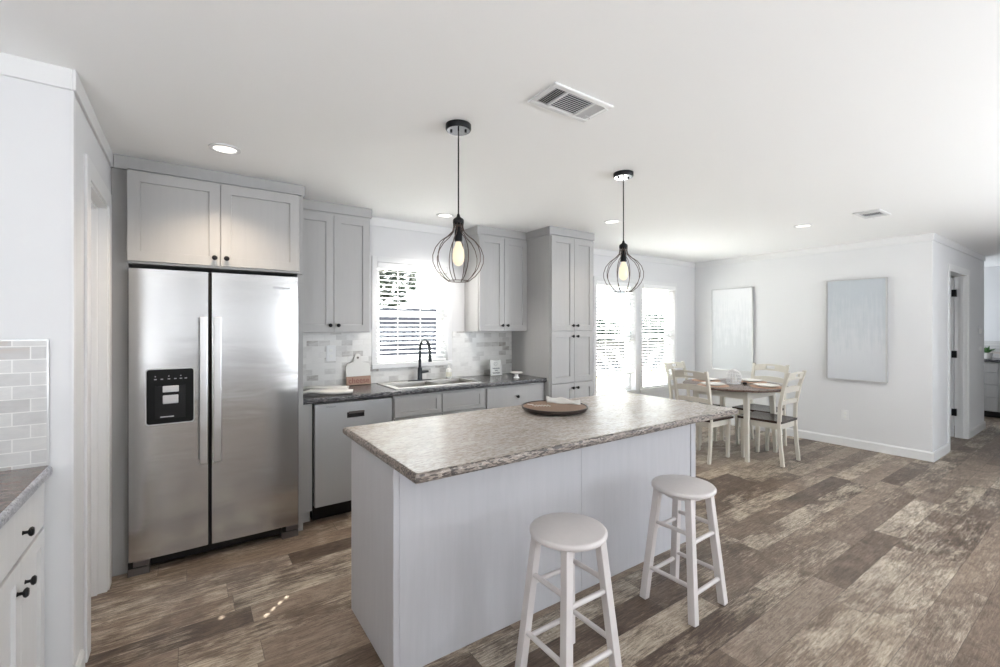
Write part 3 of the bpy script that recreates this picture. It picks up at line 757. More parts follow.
def squiggle(x0, x1, z, amp, n, fn, seed):
    r = random.Random(seed); pts = []
    for i in range(n*6+1):
        a = i/(n*6); pts.append(fn(x0+(x1-x0)*a, z+amp*math.sin(2*PI*n*a)*(.55+.45*r.random())))
    return pts
# small sign leaning in the corner
sg = thing('counter_sign', 'small white framed sign with grey lettering on the kitchen counter', 'sign', (2.61, 3.80, .914))
tl = .16
def SGP(u, v, w):      # u along X, v up the board, w out of the face
    return (2.60+u, 3.80+v*tl-w, .914+v*math.cos(tl)-w*tl+.004)
def sg_box(u0, u1, v0, v1, w0, w1, m_, nm):
    mb = MB(); vs = [mb.b.verts.new(SGP(u, v, w)) for u in (u0, u1) for v in (v0, v1) for w in (w0, w1)]
    for f in ((0, 1, 3, 2), (4, 6, 7, 5), (0, 4, 5, 1), (2, 3, 7, 6), (0, 2, 6, 4), (1, 5, 7, 3)): mb.b.faces.new([vs[i] for i in f])
    return mb.build(nm, m_, sg)
sg_box(-.068, .068, 0, .158, -.009, .004, 'soap', 'board')
sg_box(-.068, -.062, 0, .158, .004, .008, 'plastic', 'frame_edge'); sg_box(.062, .068, 0, .158, .004, .008, 'plastic', 'frame_edge')
mb = MB()
mb.tube(squiggle(-.043, .043, .073, .008, 7, lambda a, b: SGP(a, b, .0055), 1), .0016, 5)
mb.tube(squiggle(-.018, .018, .051, .006, 3, lambda a, b: SGP(a, b, .0055), 2), .0016, 5)
mb.tube(squiggle(-.047, .043, .026, .009, 7, lambda a, b: SGP(a, b, .0055), 3), .0018, 5)
mb.tube([SGP(.024*math.sin(q)**3, .118+.0013*(13*math.cos(q)-5*math.cos(2*q)-2*math.cos(3*q)-math.cos(4*q)), .0055) for q in [2*PI*i/24 for i in range(24)]], .0009, 5, closed=True)
mb.build('lettering', 'print', sg)
# little pedestal dish
MBd = MB().lathe([(.030, 0), (.028, .006), (.018, .014), (.018, .034), (.030, .042), (.060, .050), (.062, .058), (.056, .058), (.030, .050), (.002, .048)], 28, c=(2.655, 3.53, .9142))
pd = tag(MBd.build('pedestal_dish', 'china', smooth='auto'), 'small white pedestal dish standing near the counter end', 'dish')

# cheese board leaning on the tiles
cb = thing('serving_board', 'paddle-shaped serving board with lettered wooden base leaning on tiles', 'cutting board', (1.20, 3.885, .914))
BTL = Matrix.Translation((1.205, 3.875, .9165)) @ Matrix.Rotation(R(-9), 4, 'X')
def half(profile): return profile + [(-x, z) for x, z in reversed(profile)]
head = half([(.105, .075), (.105, .155), (.098, .178), (.075, .190), (.045, .196), (.032, .208), (.030, .24), (.022, .262), (.006, .27)])
MB().prism(head, 'y', -.009, .009, mx=BTL).build('marble_paddle', 'marble', cb)
MB().prism([(-.105, 0), (.105, 0), (.105, .074), (-.105, .074)], 'y', -.010, .010, mx=BTL).build('wooden_base', 'boardwood', cb)
MB().lathe([(.010, -.0005), (.010, .0005)], 16, mx=BTL @ Matrix.Translation((0, -.0095, .235)) @ Matrix.Rotation(R(90), 4, 'X')).build('hang_hole', 'dkgrey', cb)
text_mesh('lettering', 'cheese', .066, BTL @ TXT_Y(0, -.0105, .036), 'red', cb)

# folded tea towels lying in the corner by the fridge panel
def towel(label, pts, w, th, m_='cloth'):
    """limp folded strip following a centre line of (x,y,z), width w"""
    mb = MB(); P = [Vector(p) for p in pts]; rows = []
    for i, p in enumerate(P):
        t_ = (P[min(i+1, len(P)-1)]-P[max(i-1, 0)]); t_.z = 0; t_.normalize(); nrm = Vector((-t_.y, t_.x, 0))
        row = []
        for k in range(9):
            a = k/8-.5; row.append(p+nrm*a*w+Vector((0, 0, .004*math.sin(9*a+i*.9)+.003*math.sin(i*1.7+k))))
        rows.append([[mb.b.verts.new(v) for v in row], [mb.b.verts.new(v+Vector((0, 0, th))) for v in row]])
    for A, B in zip(rows, rows[1:]):
        for k in range(8):
            mb.b.faces.new((A[0][k], A[0][k+1], B[0][k+1], B[0][k])); mb.b.faces.new((A[1][k], B[1][k], B[1][k+1], A[1][k+1]))
        for k in (0, 8): mb.b.faces.new((A[0][k], B[0][k], B[1][k], A[1][k]))
    for A in (rows[0], rows[-1]):
        for k in range(8): mb.b.faces.new((A[0][k], A[1][k], A[1][k+1], A[0][k+1]))
    o = mb.build('tea_towel', m_, smooth=True); tag(o, label, 'towel'); return o
towel('pale folded tea towel lying nearest the counter edge beside the refrigerator panel', [(.68, 3.545, .922), (.74, 3.525, .934), (.82, 3.50, .931), (.90, 3.47, .926), (.98, 3.445, .921), (1.02, 3.43, .920)], .10, .016)
towel('pale folded tea towel lying behind the other against the tiles', [(.70, 3.76, .922), (.78, 3.74, .936), (.87, 3.71, .932), (.96, 3.67, .924), (1.04, 3.63, .920)], .12, .014)

# outlets and switches
def plate_y(name, x, y, z, w, h, label, cat, kind='outlet', pm='plastic'):
    t = thing(name, label, cat, (x, y, z))
    MB().box(x-w/2, x+w/2, y-.006, y, z-h/2, z+h/2, .002, 1).build('cover_plate', pm, t)
    n = max(1, round(w/.06))
    for k in range(n):
        cx = x+(k-(n-1)/2)*.046
        if kind == 'outlet':
            for s in (-1, 1): MB().box(cx-.014, cx+.014, y-.0075, y-.005, z+s*.024-.012, z+s*.024+.012, .001, 1).build('socket', 'soap', t)
        else: MB().box(cx-.014, cx+.014, y-.0085, y-.005, z-.032, z+.032, .001, 1).build('rocker', 'soap', t)
    return t
plate_y('wall_outlet', .985, YK-.008, 1.195, .078, .135, 'white outlet plate on the tiles left of the sink window', 'outlet')
plate_y('light_switch', 8.80, YH, 1.355, .24, .16, 'pale grey switch plate on the hall wall past the doorway', 'light switch', 'switch', 'silver')
plate_y('wall_outlet', 8.82, YH, 1.115, .14, .04, 'small white plate below the hall wall switch', 'outlet', 'switch')
t = thing('wall_outlet', 'white outlet low on the dining wall below the blue-grey picture', 'outlet', (XR, 2.012, .367))
MB().box(XR-.006, XR, 1.975, 2.049, .308, .426, .002, 1).build('cover_plate', 'plastic', t)
for s in (-1, 1): MB().box(XR-.0075, XR-.005, 1.998, 2.026, .367+s*.024-.012, .367+s*.024+.012, .001, 1).build('socket', 'soap', t)

# ------------------------------------------------------------------ left counter
lc = thing('base_cabinet', 'white base cabinet with drawer over two doors at the left edge', 'cabinet', (-.75, 1.9, 0))
LX = -.44
MB().box(-1.05, LX-.02, .9, YN-.012, .1, .862).build('cabinet_box', 'white_cab', lc)
MB().box(-1.05, LX-.09, .9, YN-.012, 0, .1).build('toe_kick', 'white_cab', lc)
d = MB().box(LX-.019, LX, 1.785, 2.318, .694, .852, .002, 1).build('drawer', 'white_cab', lc); knob_x(LX, 2.052, .762, d)
d = MB().shaker(FX(LX, 2.038, .12), .280, .56, .05).build('door', 'white_cab', lc); knob_x(LX, 2.078, .592, d)
d = MB().shaker(FX(LX, 1.750, .12), .284, .56, .05).build('door', 'white_cab', lc); knob_x(LX, 1.995, .592, d)
d = MB().box(LX-.019, LX, 1.22, 1.745, .694, .852, .002, 1).build('drawer', 'white_cab', lc); knob_x(LX, 1.48, .765, d)
mb = MB().prism(nosing(-.420, .866, .909, -1.06, .016, -1), 'y', .88, YN-.010)
lct = mb.build('countertop', 'brown_top'); lct.data.materials.append(M['brown_top_sheen'])
for p in lct.data.polygons:
    if p.normal.x > .35: p.material_index = 1
tag(lct, 'brown streaked laminate countertop at the left edge of the room', 'countertop')

# ------------------------------------------------------------------ island
BX0, BX1, BY0, BY1 = .671, 2.805, 1.718, 2.277
isl = thing('kitchen_island', 'pale grey panelled kitchen island base under the speckled top', 'island', ((BX0+BX1)/2, (BY0+BY1)/2, 0))
MB().box(BX0, BX1, BY0+.008, BY1, 0.0, .8615).build('island_box', 'island', isl)
for a, b in ((BX0+.028, 1.7305), (1.7325, BX1-.062)):
    MB().box(a, b, BY0+.001, BY0+.009, .001, .861).build('front_panel', 'island', isl)
MB().box(BX0, BX0+.026, BY0-.004, BY0+.009, .001, .861, .002, 1).build('corner_trim', 'island', isl)
MB().box(BX1-.06, BX1-.03, BY0-.004, BY0+.009, .001, .861, .002, 1).box(BX1-.03, BX1, BY0-.001, BY0+.009, .001, .861, .002, 1).build('corner_trim', 'island', isl)
# island top with rounded-over edges
IX0, IX1, IY0, IY1, IZ0, IZ1 = .655, 2.870, 1.466, 2.375, .8625, .900
def rim_ring(inset, z):
    return [(IX0+inset, IY0+inset, z), (IX1-inset, IY0+inset, z), (IX1-inset, IY1-inset, z), (IX0+inset, IY1-inset, z)]
prof = [(.012, IZ0), (.004, IZ0+.003), (0, IZ0+.010), (0, IZ1-.012), (.003, IZ1-.005), (.009, IZ1-.0008), (.012, IZ1)]
mb = MB(); rings = [[mb.b.verts.new(p) for p in rim_ring(*q)] for q in prof]
for A, B in zip(rings, rings[1:]):
    for k in range(4): mb.b.faces.new((A[k], A[(k+1) % 4], B[(k+1) % 4], B[k]))
mb.b.faces.new(rings[0][::-1]); top_face = mb.b.faces.new(rings[-1])
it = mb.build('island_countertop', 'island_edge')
it.data.materials.append(M['island_top_sheen'])
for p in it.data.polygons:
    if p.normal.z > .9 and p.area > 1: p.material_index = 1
tag(it, 'speckled beige laminate top overhanging the kitchen island', 'countertop')

# tray on the island
tr = thing('round_tray', 'round brown wooden tray with pale script on the island top', 'tray', (1.865, 2.085, .9005))
TC = (1.865, 2.085)
TRR = .205
MB().lathe([(TRR-.035, .002), (TRR-.010, .010), (TRR, .026), (TRR+.001, .032), (TRR-.006, .033), (TRR-.010, .027), (.001, .026)], 48, c=TC+(.9,)).build('tray_edge', 'trayedge', tr, smooth='auto')
MB().lathe([(TRR-.011, .0265), (TRR-.011, .0278), (.001, .0278)], 48, c=TC+(.9,)).build('tray_face', 'traywood', tr, smooth='auto')
MB().lathe([(TRR-.07, .0), (TRR-.07, .006)], 40, c=TC+(.9005,)).build('tray_foot', 'trayedge', tr, smooth='auto')
rv = Vector((.8207, -.571, 0)); fv = Vector((.571, .8207, 0))
def TP(u, v): p = Vector((TC[0], TC[1], .9286))+rv*u+fv*v; return (p.x, p.y, p.z)
MB().tube(squiggle(-.135, -.025, .015, .03, 6, lambda a, b: TP(a, b), 5), .0022, 5).tube([TP(-.165, .06), (TP(-.145, .05)), TP(-.13, .055)], .0035, 6).build('script_lettering', 'china', tr)
def island_cloth():
    mb = MB(); n, m_ = 14, 8; top = []; bot = []
    for i in range(n+1):
        r1 = []; r2 = []
        for k in range(m_+1):
            a, b = i/n, k/m_
            u = -.035+.205*a; v = .165-.10*a+.075*(b-.5)*(1.0-.35*a)
            z = .9300+.030*(1-abs(2*b-1))*(1-.4*a)+.006*math.sin(11*a+5*b)+.004
            p = Vector((TC[0], TC[1], 0))+rv*u+fv*v
            r1.append(mb.b.verts.new((p.x, p.y, z))); r2.append(mb.b.verts.new((p.x, p.y, .9283+max(0, z-.9345)*.3)))
        top.append(r1); bot.append(r2)
    for i in range(n):
        for k in range(m_):
            mb.b.faces.new((top[i][k], top[i+1][k], top[i+1][k+1], top[i][k+1])); mb.b.faces.new((bot[i][k], bot[i][k+1], bot[i+1][k+1], bot[i+1][k]))
    for i in range(n):
        for k in (0, m_): mb.b.faces.new((top[i][k], bot[i][k], bot[i+1][k], top[i+1][k]))
    for k in range(m_):
        for i in (0, n): mb.b.faces.new((top[i][k], top[i][k+1], bot[i][k+1], bot[i][k]))
    return mb.build('napkin', 'cloth', smooth=True)
tag(island_cloth(), 'crumpled white napkin lying on the round wooden tray', 'napkin')

# ------------------------------------------------------------------ stools
def make_stool(loc, label):
    t = thing('bar_stool', label, 'stool', (0, 0, 0), 'white wooden stools at the island')
    MB().lathe([(.145, .578), (.152, .581), (.157, .588), (.157, .597), (.152, .603), (.145, .605), (.001, .605)], 48).build('seat', 'stool', t, smooth='auto')
    MB().lathe([(.10, .552), (.10, .578)], 24).build('seat_ring', 'stool', t, smooth='auto')
    for sx_ in (-1, 1):
        for sy_ in (-1, 1):
            MB().bar((sx_*.140, sy_*.137, 0), (sx_*.090, sy_*.088, .58), .037, .037, .034, .034).build('leg', 'stool', t, bevel=.003)
    def at(z): k = z/.58; return .140-.050*k, .137-.049*k
    for zs, zf in ((.405, .365), (.165, .130)):
        for s in (-1, 1):
            a, b = at(zs); MB().tube([(s*a, -b, zs), (s*a, b, zs)], .0105, 10).build('rung', 'stool', t, smooth='auto')
            a, b = at(zf); MB().tube([(-a, s*b, zf), (a, s*b, zf)], .0105, 10).build('rung', 'stool', t, smooth='auto')
    t.location = loc
    return t
s1 = make_stool((1.268, 1.335, 0), 'white round wooden stool in front of the island, nearest the camera')
copy_thing(s1, (2.110, 1.362, 0), R(2), 'white round wooden stool by the right end of the island', 'white wooden stools at the island')

# ------------------------------------------------------------------ pendants, lamps, vents
def make_pendant(label):
    t = thing('pendant_lamp', label, 'pendant lamp', (0, 0, 0), 'wire cage pendants above the island')   # origin at the ceiling
    c = MB().lathe([(.062, -.001), (.062, -.022), (.058, -.028), (.001, -.028)], 40).build('canopy', 'black_m', t, smooth='auto')
    MB().lathe([(.056, -.0285), (.056, -.0292), (.001, -.0292)], 40).build('canopy_face', 'chrome_b', c, smooth='auto')
    mb = MB()
    for s in (-1, 1): mb.lathe([(.006, -.029), (.006, -.036), (.002, -.037)], 12, c=(.035*s*.82, -.035*s*.57, 0))
    mb.build('screw', 'black_m', c, smooth='auto')
    MB().tube([(0, 0, -.028), (0, 0, -.44)], .0035, 8).build('cord', 'black_m', t, smooth=True)
    Z = -.457
    MB().lathe([(.006, Z+.024), (.010, Z+.010), (.024, Z), (.027, Z-.006), (.027, Z-.020), (.022, Z-.028), (.020, Z-.030)], 24).build('cap', 'black_m', t, smooth='auto')
    MB().lathe([(.012, Z-.03), (.019, Z-.060), (.019, Z-.108), (.015, Z-.110)], 20).build('socket', 'black_m', t, smooth='auto')
    mb = MB()
    prof = [(.024, -.020), (.023, -.038), (.028, -.060), (.052, -.085), (.085, -.108), (.110, -.140), (.123, -.178), (.122, -.212), (.107, -.247), (.082, -.277), (.052, -.301)]
    for k in range(10):
        a = 2*PI*(k+.3)/10
        mb.tube([(r*math.cos(a), r*math.sin(a), Z+z) for r, z in prof], .0021, 6)
    mb.tube([(.052*math.cos(2*PI*i/32), .052*math.sin(2*PI*i/32), Z-.301) for i in range(32)], .0024, 6, closed=True)
    mb.tube([(.024*math.cos(2*PI*i/24), .024*math.sin(2*PI*i/24), Z-.038) for i in range(24)], .0024, 6, closed=True)
    mb.build('wire_cage', 'bronze', t, smooth=True)
    b = MB().lathe([(.010, Z-.108), (.016, Z-.122), (.026, Z-.150), (.030, Z-.178), (.027, Z-.205), (.016, Z-.222), (.004, Z-.228)], 20).build('bulb', 'bulb', t, smooth=True)
    return t
p1 = make_pendant('wire cage pendant lamp above the near half of the island')
p1.location = (1.072, 1.894, CEIL)
copy_thing(p1, (2.273, 1.887, CEIL), R(11), 'wire cage pendant lamp above the far half of the island', 'wire cage pendants above the island')
RL = [((.160, 2.878), 'recessed ceiling light in front of the refrigerator cabinet'),
      ((4.894, 1.877), 'recessed ceiling light over the floor near the dining wall'),
      ((3.241, 2.824), 'recessed ceiling light in front of the tall pantry cabinet'),
      ((1.847, 3.500), 'recessed ceiling light above the kitchen sink')]
base_rl = None
for (x, y), lab in RL:
    if base_rl is None:
        t = thing('recessed_light', lab, 'ceiling light', (0, 0, 0), 'recessed ceiling lights')
        MB().lathe([(.055, -.001), (.078, -.001), (.076, -.006), (.060, -.009), (.055, -.004)], 32, cap=False).build('trim_ring', 'trim', t, smooth='auto')
        MB().lathe([(.057, -.002), (.057, -.004), (.001, -.004)], 32).build('diffuser', 'lamp', t)
        t.location = (x, y, CEIL); base_rl = t
    else: copy_thing(base_rl, (x, y, CEIL), 0, lab, 'recessed ceiling lights')
    d = bpy.data.lights.new('downlight', 'SPOT'); o = bpy.data.objects.new('downlight', d); COL.objects.link(o)
    d.energy = 36 if x < 1 else (48 if y > 3 else 13); d.color = (1, .82, .62) if x < 1 else ((1, .95, .90) if y > 3 else (1, .86, .70)); d.spot_size = R(125); d.spot_blend = .8; d.shadow_soft_size = .05; o.location = (x, y, CEIL-.02)

def vent(label, x0, x1, y0, y1, group):
    t = thing('ceiling_vent', label, 'vent', ((x0+x1)/2, (y0+y1)/2, CEIL), group)
    z1 = CEIL-.001; b = .028; z0 = CEIL-.010
    mb = MB()
    for q in ((x0, x1, y0, y0+b), (x0, x1, y1-b, y1), (x0, x0+b, y0+b, y1-b), (x1-b, x1, y0+b, y1-b)): mb.box(*q, z0, z1, .003, 1)
    L = x1-x0-2*b; s1_, s2_ = x0+b+L*.22, x0+b+L*.78
    for s in (s1_, s2_): mb.box(s-.006, s+.006, y0+b, y1-b, z0, z1)
    mb.build('frame', 'trim', t)
    MB().box(x0+b, x1-b, y0+b, y1-b, CEIL-.0025, CEIL-.001).build('duct_backing', 'ventgap', t)
    def louvers(axis, a0, a1, b0, b1, n, sgn):
        mb = MB()
        for i in range(n):
            c = a0+(a1-a0)*(i+.5)/n; w = (a1-a0)/n*.30
            if axis == 'y': mb.bar((b0, c, CEIL-.0065), (b1, c, CEIL-.0065), .0012, w*2, up=(0, sgn*.7, .7))
            else: mb.bar((c, b0, CEIL-.0065), (c, b1, CEIL-.0065), .0012, w*2, up=(sgn*.7, 0, .7))
        mb.build('louvers', 'trim', t)
    louvers('x', x0+b, s1_-.006, y0+b, y1-b, 5, -1)
    louvers('y', y0+b, y1-b, s1_+.006, s2_-.006, 10, -1)
    louvers('x', s2_+.006, x1-b, y0+b, y1-b, 5, 1)
    MB().bar((x1-b-.02, y1-b-.03, CEIL-.009), (x1-b-.008, y1-b-.05, CEIL-.028), .003).build('damper_lever', 'trim', t)
    return t
vent('white louvred ceiling vent between the two pendant lamps', 1.199, 1.540, 1.332, 1.516, 'ceiling vents')
vent('white louvred ceiling vent near the dining wall', 4.705, 5.010, 1.240, 1.425, 'ceiling vents')

# ------------------------------------------------------------------ pictures on the dining wall
def picture(label, y0, y1, z0, z1, art):
    t = thing('wall_picture', label, 'picture', (XR-.02, (y0+y1)/2, z0))
    f, x0, x1 = .010, XR-.042, XR-.002
    mb = MB(); mb.box(x0, x1, y0, y0+f, z0, z1); mb.box(x0, x1, y1-f, y1, z0, z1); mb.box(x0, x1, y0+f, y1-f, z0, z0+f); mb.box(x0, x1, y0+f, y1-f, z1-f, z1)
    mb.build('frame', 'frame', t)
    MB().box(x0+.006, x1-.004, y0+f, y1-f, z0+f, z1-f).build('canvas', art, t)
picture('pale abstract canvas in thin silver frame behind the dining table', 3.058, 3.645, .788, 1.965, 'art1')
picture('blue-grey abstract canvas in thin silver frame on the dining wall', 1.615, 2.188, .789, 1.972, 'art2')

# ------------------------------------------------------------------ dining set
TX, TY, TZ = 5.115, 2.665, .765
dt = thing('dining_table', 'round brown-topped dining table on splayed cream legs', 'table', (TX, TY, 0))
MB().lathe([(.52, TZ-.026), (.538, TZ-.020), (.542, TZ-.010), (.538, TZ-.002), (.53, TZ), (.001, TZ)], 64, c=(TX, TY, 0)).build('tabletop', 'tabletop', dt, smooth='auto')
mb = MB(); a = .30
for p, q in (((-a, -a), (a, -a)), ((a, -a), (a, a)), ((a, a), (-a, a)), ((-a, a), (-a, -a))):
    mb.bar((TX+p[0], TY+p[1], TZ-.026-.045), (TX+q[0], TY+q[1], TZ-.026-.045), .09, .02, up=(0, 0, 1))
mb.build('apron', 'cream', dt)
for sx_ in (-1, 1):
    for sy_ in (-1, 1):
        MB().bar((TX+sx_*.318, TY+sy_*.308, 0), (TX+sx_*.282, TY+sy_*.282, TZ-.027), .036, .036, .054, .054).build('leg', 'cream', dt, bevel=.004)

def make_chair(label):
    t = thing('dining_chair', label, 'chair', (0, 0, 0), 'cream ladder-back dining chairs')
    # seat: slightly dished slab, front at +Y
    mb = MB(); n = 8; top = []; bot = []
    for i in range(n+1):
        rt, rb = [], []
        for k in range(n+1):
            a, b = i/n*2-1, k/n*2-1
            x = a*(.205+.012*b); y = .215*b+.012*(1-a*a)*(1 if b > 0 else 0)*b
            z = .452-.010*(1-a*a)*(1-b*b)
            rt.append(mb.b.verts.new((x, y, z))); rb.append(mb.b.verts.new((x*.985, y*.985, .428)))
        top.append(rt); bot.append(rb)
    for i in range(n):
        for k in range(n):
            mb.b.faces.new((top[i][k], top[i+1][k], top[i+1][k+1], top[i][k+1])); mb.b.faces.new((bot[i][k], bot[i][k+1], bot[i+1][k+1], bot[i+1][k]))
        mb.b.faces.new((top[i][0], bot[i][0], bot[i+1][0], top[i+1][0])); mb.b.faces.new((top[i][n], top[i+1][n], bot[i+1][n], bot[i][n]))
        mb.b.faces.new((top[0][i], top[0][i+1], bot[0][i+1], bot[0][i])); mb.b.faces.new((top[n][i], bot[n][i], bot[n][i+1], top[n][i+1]))
    mb.build('seat', 'darkwood', t, smooth='auto')
    mb = MB()
    mb.box(-.165, .165, .165, .185, .365, .428); mb.box(-.165, .165, -.195, -.175, .365, .428)
    mb.box(-.183, -.163, -.185, .175, .365, .428); mb.box(.163, .183, -.185, .175, .365, .428)
    mb.build('apron', 'cream', t)
    for s in (-1, 1):
        MB().bar((s*.168, .178, 0), (s*.172, .175, .43), .030, .030, .042, .042).build('leg', 'cream', t, bevel=.003)
        # back leg and post in one bent piece
        prof = [(-.225, 0), (-.205, .20), (-.192, .42), (-.199, .60), (-.236, .80), (-.282, .958)]
        poly = [(y-.017, z) for y, z in prof]+[(y+.017, z) for y, z in reversed(prof)]
        MB().prism(poly, 'x', s*.190-.0145, s*.190+.0145).build('back_leg', 'cream', t, bevel=.003)
    def yb(z): return -.199-(z-.60)*.185-max(0, z-.80)*.09
    def rail(z0, z1, arch, slot):
        mb = MB(); n = 14; half = .176
        def zt(a): return z1+arch*(1-a*a)
        def zl(a): return z0+arch*.7*(1-a*a)
        def curve(a): return -.014*(1-a*a)
        segs = []
        for i in range(n+1):
            a = i/n*2-1; segs.append(a)
        def quadstrip(fn0, fn1, aa):
            for a, b in zip(aa, aa[1:]):
                vs = []
                for q in (a, b):
                    for zf in (fn0, fn1):
                        for d in (-.009, .009):
                            z = zf(q); vs.append(mb.b.verts.new((q*half, yb(z)+curve(q)+d, z)))
                for f in ((0, 1, 3, 2), (4, 6, 7, 5), (0, 4, 5, 1), (2, 3, 7, 6), (0, 2, 6, 4), (1, 5, 7, 3)): mb.b.faces.new([vs[i] for i in f])
        if slot:
            mid = lambda a: (zt(a)+zl(a))/2
            quadstrip(zl, zt, [a for a in segs if a <= -.28]); quadstrip(zl, zt, [a for a in segs if a >= .28])
            inn = [a for a in segs if -.29 <= a <= .29]
            quadstrip(lambda a: mid(a)+.017, zt, inn); quadstrip(zl, lambda a: mid(a)-.017, inn)
        else: quadstrip(zl, zt, segs)
        bmesh.ops.remove_doubles(mb.b, verts=mb.b.verts, dist=1e-5)
        mb.build('back_rail', 'cream', t)
    rail(.868, .940, .016, True); rail(.738, .794, .014, False); rail(.616, .662, .012, False)
    return t
cA = make_chair('cream ladder-back dining chair nearest the island corner, back to the window side')
cA['label'] = 'cream ladder-back dining chair nearest the kitchen island'
cA.location = (4.625, 2.735, 0); cA.rotation_euler = (0, 0, R(-90))
G = 'cream ladder-back dining chairs'
copy_thing(cA, (5.115, 2.300, 0), R(1), 'cream ladder-back dining chair standing foremost, right of the table leg', G)
copy_thing(cA, (5.175, 3.190, 0), R(180), 'cream ladder-back dining chair pushed in on the window side of the table', G)
copy_thing(cA, (5.600, 2.610, 0), R(90), 'cream ladder-back dining chair between the table and the picture wall', G)

# place settings
def setting(dx, dy, where, mk=[]):
    x, y = TX+dx, TY+dy
    m_ = MB().lathe([(.160, .0005), (.163, .003), (.160, .006), (.001, .006)], 36, c=(x, y, TZ)).build('placemat', 'mat_woven', smooth='auto')
    tag(m_, 'round woven tan placemat on the dining table '+where, 'placemat', 'woven placemats')
    p = MB().lathe([(.075, .0065), (.078, .009), (.120, .019), (.128, .024), (.126, .026), (.112, .022), (.075, .014), (.001, .013)], 36, c=(x, y, TZ)).build('dinner_plate', 'china', smooth='auto')
    tag(p, 'white dinner plate on the woven placemat '+where, 'plate', 'white dinner plates')
setting(-.345, .05, 'on the side nearest the kitchen island')
setting(.02, -.345, 'before the foremost chair')
setting(.02, .345, 'on the window side')
setting(.345, -.03, 'on the picture-wall side')
# centrepiece: pierced white lantern
ln = thing('table_lantern', 'white pierced dome lantern at the centre of the dining table', 'lantern', (TX, TY, TZ))
mb = MB().lathe([(.066, .012), (.075, .04), (.078, .08), (.072, .115), (.055, .143), (.030, .158), (.012, .162)], 18, c=(TX, TY, TZ), cap=False)
o = mb.build('lattice', 'plastic', ln)
md = o.modifiers.new('lattice', 'WIREFRAME'); md.thickness = .008; md.use_replace = True
MB().lathe([(.070, .0), (.072, .006), (.068, .013), (.001, .013)], 28, c=(TX, TY, TZ)).build('base', 'plastic', ln, smooth='auto')
MB().lathe([(.030, .013), (.030, .085), (.001, .087)], 20, c=(TX, TY, TZ)).build('candle', 'china', ln, smooth='auto')
tag(MB().lathe([(.018, 0), (.022, .006), (.022, .022), (.012, .028), (.001, .029)], 18, c=(TX+.02, TY-.115, TZ)).build('trinket_bowl', 'black', smooth='auto'), 'tiny dark bowl in front of the white lantern on the dining table', 'bowl')

# ------------------------------------------------------------------ far utility room
uc = thing('base_cabinet', 'grey cabinet with stacked drawers in the room past the hall', 'cabinet', (10.5, 1.0, 0))
UX = 10.2
MB().box(UX+.02, 10.84, -.3, 2.0, .1, .862).build('cabinet_box', 'cab', uc)
MB().box(UX+.09, 10.84, -.3, 2.0, 0, .1).build('toe_kick', 'black', uc)
for y0, y1 in ((1.255, 1.70), (.80, 1.245)):
    for z0, z1 in ((.715, .855), (.52, .705), (.325, .51), (.115, .315)):
        MB().box(UX, UX+.019, y0, y1, z0, z1, .002, 1).build('drawer', 'cab', uc)
mb = MB().prism(nosing(UX-.02, .868, .908, 10.84, .012, 1), 'y', -.3, 2.0)
o = mb.build('countertop', 'counter'); tag(o, 'dark countertop on the grey drawers past the hall', 'countertop')
o = MB().box(10.842, 10.849, -.3, 2.0, .915, 1.18).build('tile_backsplash', 'tile2'); tag(o, 'tile backsplash above the dark counter past the hall', 'backsplash')
pt = thing('potted_plant', 'small green plant in white pot on the counter past the hall', 'plant', (10.36, 1.39, .908))
MB().lathe([(.045, .0), (.06, .09), (.062, .095), (.05, .095), (.001, .08)], 20, c=(10.36, 1.39, .909)).build('pot', 'pot', pt, smooth='auto')
mb = MB(); rr = random.Random(3)
for i in range(46):
    a = rr.random()*2*PI; e = .2+rr.random()*1.2; L = .04+.05*rr.random()
    b = Vector((10.36, 1.39, .99)); tip = b+Vector((math.cos(a)*math.cos(e), math.sin(a)*math.cos(e), math.sin(e)))*L*1.5
    sd_ = Vector((-math.sin(a), math.cos(a), .2))*.016; md_ = (b+tip)/2+Vector((0, 0, .02))
    v = [mb.b.verts.new(q) for q in (b, md_+sd_, tip, md_-sd_)]; mb.b.faces.new(v)
mb.build('foliage', 'leaf', pt)

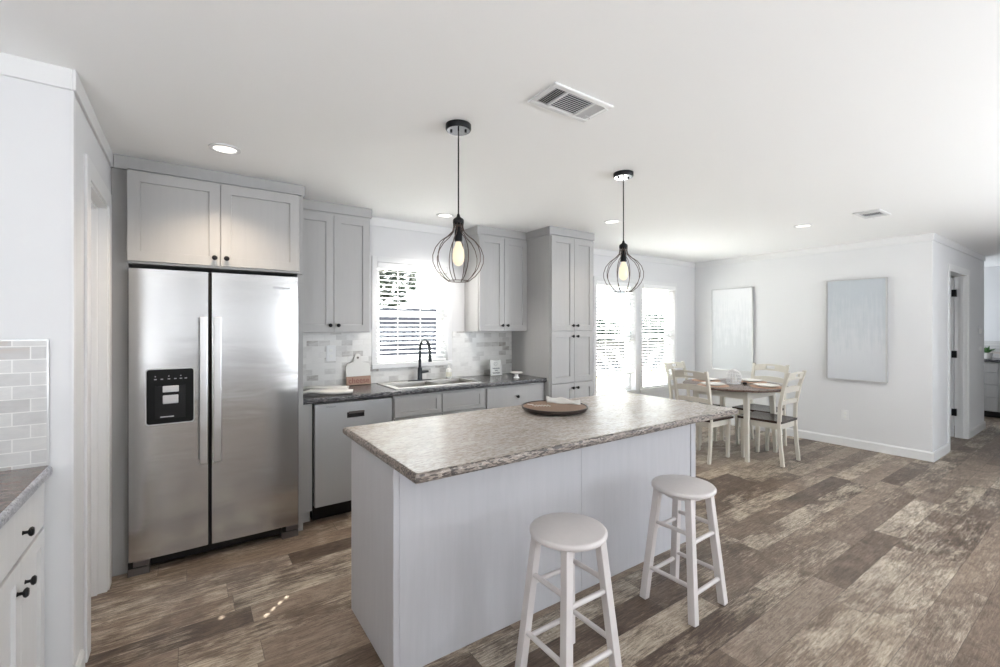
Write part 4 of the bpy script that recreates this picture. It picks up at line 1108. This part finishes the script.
# ------------------------------------------------------------------ outdoors
g = struct('ground', MB().box(-30, 60, YK+WT+.02, 90, -.6, -.45), 'ground')
tag(MB().box(9.5, 30, 7.5, 12.4, -.45, -.44).build('dry_lawn', 'drygrass'), 'strip of yellow dry grass outside the dining windows', 'grass', kind='stuff')
fe = thing('board_fence', 'dark navy board fence standing across the yard outside the kitchen window', 'fence', (5, 11, -.45))
mb = MB()
for i in range(40): mb.box(.5+i*.22, .5+i*.22+.212, 11.0, 11.02, -.4, 1.86+.02*((i*7) % 3))
mb.build('boards', 'fence', fe)
for i in range(5): MB().box(.6+i*2.1, .7+i*2.1, 11.02, 11.12, -.45, 1.92).build('post', 'fence', fe)
lf = thing('board_fence', 'low grey-blue board fence across the yard outside the dining windows', 'fence', (18, 12.5, -.45))
mb = MB()
for i in range(80): mb.box(9.6+i*.22, 9.6+i*.22+.205, 12.5, 12.52, -.44, .78+.02*((i*5) % 3))
mb.build('boards', 'lowfence', lf)
for i in range(8): MB().box(9.7+i*2.4, 9.8+i*2.4, 12.52, 12.62, -.45, .92).build('post', 'lowfence', lf)
def tree(label, x, y, h, r, seed, m_='foliage', group=None, cat='tree'):
    t = thing('garden_tree' if cat == 'tree' else 'garden_shrub', label, cat, (x, y, -.45), group)
    rr = random.Random(seed)
    MB().tube([(x, y, -.45), (x+.05, y, h*.35), (x, y+.05, h*.7)], [.12*r, .09*r, .04*r], 8).build('trunk', 'bark', t, smooth=True)
    mb = MB()
    for i in range(900):
        u, v, w = rr.gauss(0, 1), rr.gauss(0, 1), rr.gauss(0, 1); L = math.sqrt(u*u+v*v+w*w); k = rr.random()**.4
        p = Vector((x+u/L*r*k, y+v/L*r*k, h*.68+w/L*h*.36*k)); s = .16*r**.5
        d1_ = Vector((rr.uniform(-1, 1), rr.uniform(-1, 1), rr.uniform(-1, 1))).normalized()*s; d2_ = d1_.orthogonal().normalized()*s*.6
        vs = [mb.b.verts.new(q) for q in (p-d1_, p+d2_, p+d1_, p-d2_)]; mb.b.faces.new(vs)
    mb.build('foliage', m_, t)
tree('dark leafy tree at the left of the kitchen window view', 4.6, 13.2, 5.2, 1.3, 1)
for i, (x, y, h, lab) in enumerate(((11.6, 14.5, 2.0, 'grey-green shrub seen through the blind next to the tall pantry cabinet'), (15.6, 14.8, 1.7, 'grey-green shrub seen low between the two dining windows'), (19.6, 14.6, 2.0, 'grey-green shrub seen through the blind nearest the dining wall'))):
    tree(lab, x, y, h, 1.3, 11+i, 'hedge', 'shrubs across the yard', 'shrub')
